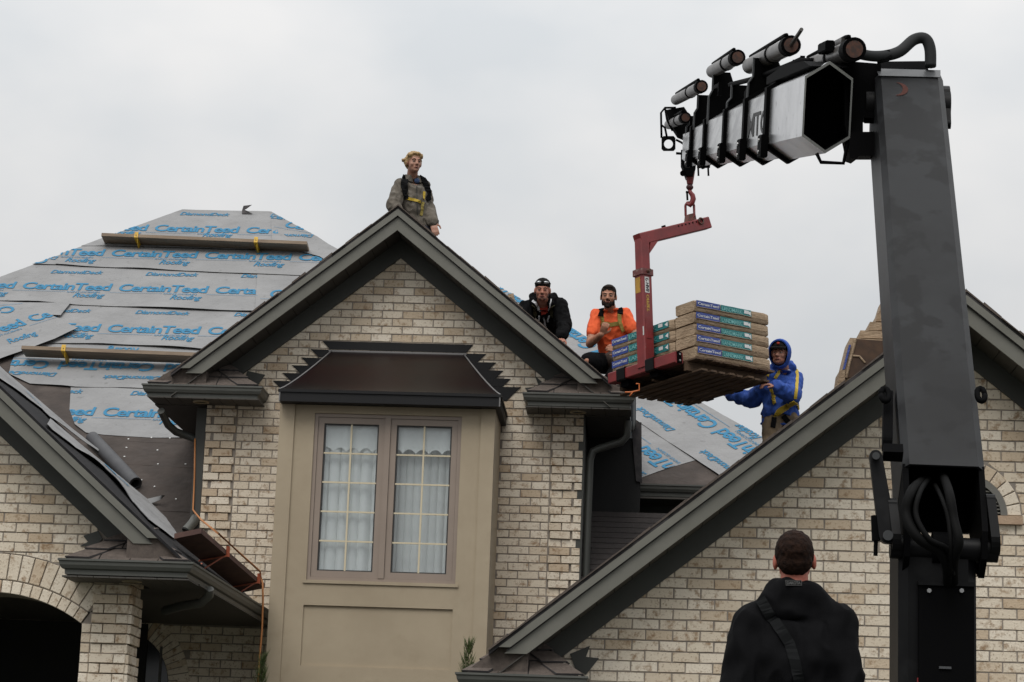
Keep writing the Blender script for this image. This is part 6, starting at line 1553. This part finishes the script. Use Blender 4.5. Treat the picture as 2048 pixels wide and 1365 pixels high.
# hood: open ring round the face
mb = MB(); rings = []
for i in range(9):
    y = .062-.02*i; q = [1.0, 1.06, 1.09, 1.09, 1.06, 1.0, .88, .66, .3][i]
    rings.append([h(math.cos(t)*.104*q, y-.03*(1 if math.sin(t) < -.5 else 0), .006+math.sin(t)*(.120 if math.sin(t) > 0 else .150)*q) for t in [2*math.pi*j/24 for j in range(24)]])
inn = [[h(*(M.transposed() @ (p-J['head'])*V((1, 1, 1)).x)) for p in r_] for r_ in rings]
mb.loft(rings, caps=False); cen = [sum(r_, V((0, 0, 0)))/24 for r_ in rings]
mb.loft([[c+(p-c)*.90 for p in r_] for r_, c in zip(rings, cen)][::-1], caps=False)
mb.add(rings[0]+[cen[0]+(p-cen[0])*.90 for p in rings[0]], [(j, 24+j, 24+(j+1) % 24, (j+1) % 24) for j in range(24)]); mb.add(rings[-1], [tuple(range(24))])
mb.build('hood', BLU, o, smooth=60)
hair_shell(o, h, M, [((0, -.008, .050), (.083, .094, .072))], CAPM, .0015, 'cap')
mb = MB(); mb.loft([[h(x, .062+.055*(1-(x/.075)**2)*t+.02*t, .060-.016*t) for x in [-.075+.015*i for i in range(11)]]+[h(x, .062+.055*(1-(x/.075)**2)*t+.02*t, .048-.016*t) for x in [.075-.015*i for i in range(11)]] for t in (0, .5, 1)]); mb.build('cap_brim', CAPM, o, smooth=50)
mb = MB(); mb.ell(h(.0, .083, .085), (.016, .006, .012), M, 8); mb.build('cap_badge', RED, o, smooth=True)
tr_ = bvh_of(sw)
for px, wd in (([(1568, 730), (1558, 744), (1549, 757)], .032), ([(1541, 742), (1535, 752)], .03), ([(1543, 778), (1547, 796)], .04), ([(1545, 796), (1550, 808)], .035)): strap(o, tr_, px, wd, YW_, off=.008)
strap(o, tr_, [(1594, 742), (1593, 770), (1590, 798)], .03, YW_, off=.01)
allb = bvh_of(sw, [c for c in o.children if c.name.startswith('trousers')][0])
strap(o, allb, [(1548, 832), (1560, 822), (1575, 812), (1590, 803)], .06, YW_, 'belt', off=.012)
strap(o, allb, [(1592, 805), (1596, 820)], .022, YW_, off=.012); strap(o, allb, [(1566, 832), (1574, 842), (1580, 846)], .05, PAD, off=.01); strap(o, allb, [(1548, 836), (1545, 856)], .05, PAD, off=.01)
mb = MB(); p = tr_.ray_cast(CAM, (w(1577, 741, -1)-CAM).normalized())
if p[0] is not None: mb.ell(p[0], (.018, .012, .007)); mb.build('shoulder_mark', WTR, o, smooth=True)
# ---- man in the foreground, seen from behind, standing on the truck deck
yb = -14.1
J = dict(head=w(1589, 1121, yb-.02), neck=w(1586, 1190, yb-.03), lsh=w(1507, 1253, yb), rsh=w(1671, 1251, yb), pel=w(1582, 1488, yb+.02), lel=w(1477, 1392, yb-.04), lwr=w(1482, 1500, yb+.10), lhand=w(1490, 1570, yb+.14),
         rel=w(1692, 1392, yb-.04), rwr=w(1690, 1500, yb+.10), rhand=w(1684, 1570, yb+.14))
for s, sx in (('l', -.10), ('r', .10)):
    J[s+'kn'] = V((J['pel'].x+sx, yb+.03, 1.53)); J[s+'an'] = V((J['pel'].x+sx*1.2, yb, 1.13)); J[s+'toe'] = V((J['pel'].x+sx*1.4, yb+.18, 1.085))
o, J, h, M = person('person with short brown hair and a black jacket, seen from behind in the foreground', J, (.04, .96, .22), (.40, .13, .09), height_k=.97, eyes=False, roll=.03)
BJ = mat('black_softshell', (.0045, .0045, .0052), .85, spec=.07, bump=(420, .0015))
def coll(mb):
    a = J['neck']; b = h(0, -.03, -.075)
    mb.tube([a+V((0, .015, -.09)), a+V((0, .012, -.03)), a.lerp(b, .35), a.lerp(b, .88)], .09, 18, 0, [.10, .098, .090, .080])
    mb.cap(J['lsh']+V((.012, 0, .0)), a+V((-.045, 0, .0)), .066, .066); mb.cap(J['rsh']+V((-.012, 0, .0)), a+V((.045, 0, .0)), .066, .066)
jk = top_garment(o, J, BJ, g=.018, amp=.016, name='jacket', arm=1.12, hem=.06, extra=coll, wide=1.06, voxel=.008, nsc=7, seed=3, sm=22)
legs_garment(o, J, mat('dark_jeans', (.015, .018, .028), .9))
for sx in (-1, 1):
    mb = MB(); c = J['lan' if sx < 0 else 'ran']; mb.cap(c+V((0, -.03, -.035)), c+V((sx*.02, .17, -.045)), .046, .036); mb.build('boot', PAD, o, smooth=True)
BRH = mat('brown_hair', (.020, .0095, .006), .8, var=((.010, .005, .0035), 45, .4, .6), bump=(190, .004), spec=.1)
hair_shell(o, h, M, [((0, -.016, .042), (.081, .100, .086)), ((0, -.050, .0), (.074, .062, .062)), ((-.066, -.01, .02), (.016, .035, .05)), ((.066, -.01, .02), (.016, .035, .05))], BRH, .0035, k=.97, voxel=.005)
tr_ = bvh_of(jk)
strap(o, tr_, [(1522, 1200), (1535, 1224), (1556, 1252), (1580, 1290), (1592, 1330), (1598, 1370)], .042, mat('black_strap', (.0065, .007, .0075), .75, spec=.08), 'shoulder_strap', off=.005)
GT = mat('grey_print', (.085, .085, .082), .7)
pl = []
for p in ((1568, 1162.5), (1601, 1162.5), (1601, 1173.5), (1568, 1173.5)):
    r_ = tr_.ray_cast(CAM, (w(p[0], p[1], yb)-CAM).normalized()); pl.append(r_[0] if r_[0] is not None else w(p[0], p[1], yb-.12))
cx_ = sum(pl, V((0, 0, 0)))/4; sx_ = ((pl[1]-pl[0])+(pl[2]-pl[3])).normalized(); ty_ = ((pl[0]-pl[3])+(pl[1]-pl[2])).normalized(); ty_ = (V((0, .12, 1))-sx_*V((0, .12, 1)).dot(sx_)).normalized(); nn_ = sx_.cross(ty_).normalized()
if nn_.y > 0: nn_ = -nn_
hw_, hh_ = .033, .0105; c0_ = cx_+nn_*.016
mb = MB(); mb.prism([c0_+sx_*a*hw_+ty_*b*hh_ for a, b in ((-1, -1), (1, -1), (1, 1), (-1, 1))], nn_*.002); lab = mb.build('collar_label', PAD, o)
mb = MB()
for a0, a1, b0, b1 in ((-1, 1, -1, -.86), (-1, 1, .86, 1), (-1, -.95, -.86, .86), (.95, 1, -.86, .86)):
    mb.add([c0_+nn_*.003+sx_*a*hw_+ty_*b*hh_ for a, b in ((a0, b0), (a1, b0), (a1, b1), (a0, b1))], [(0, 1, 2, 3)])
vs, fs, wd = text_geo('DAKOTA', 1, bold=.02)
mb.add([c0_+nn_*.003+sx_*(x/wd*1.7-.85)*hw_+ty_*(y*1.55-.56)*hh_ for x, y in vs], fs); mb.build('lettering', GT, lab)
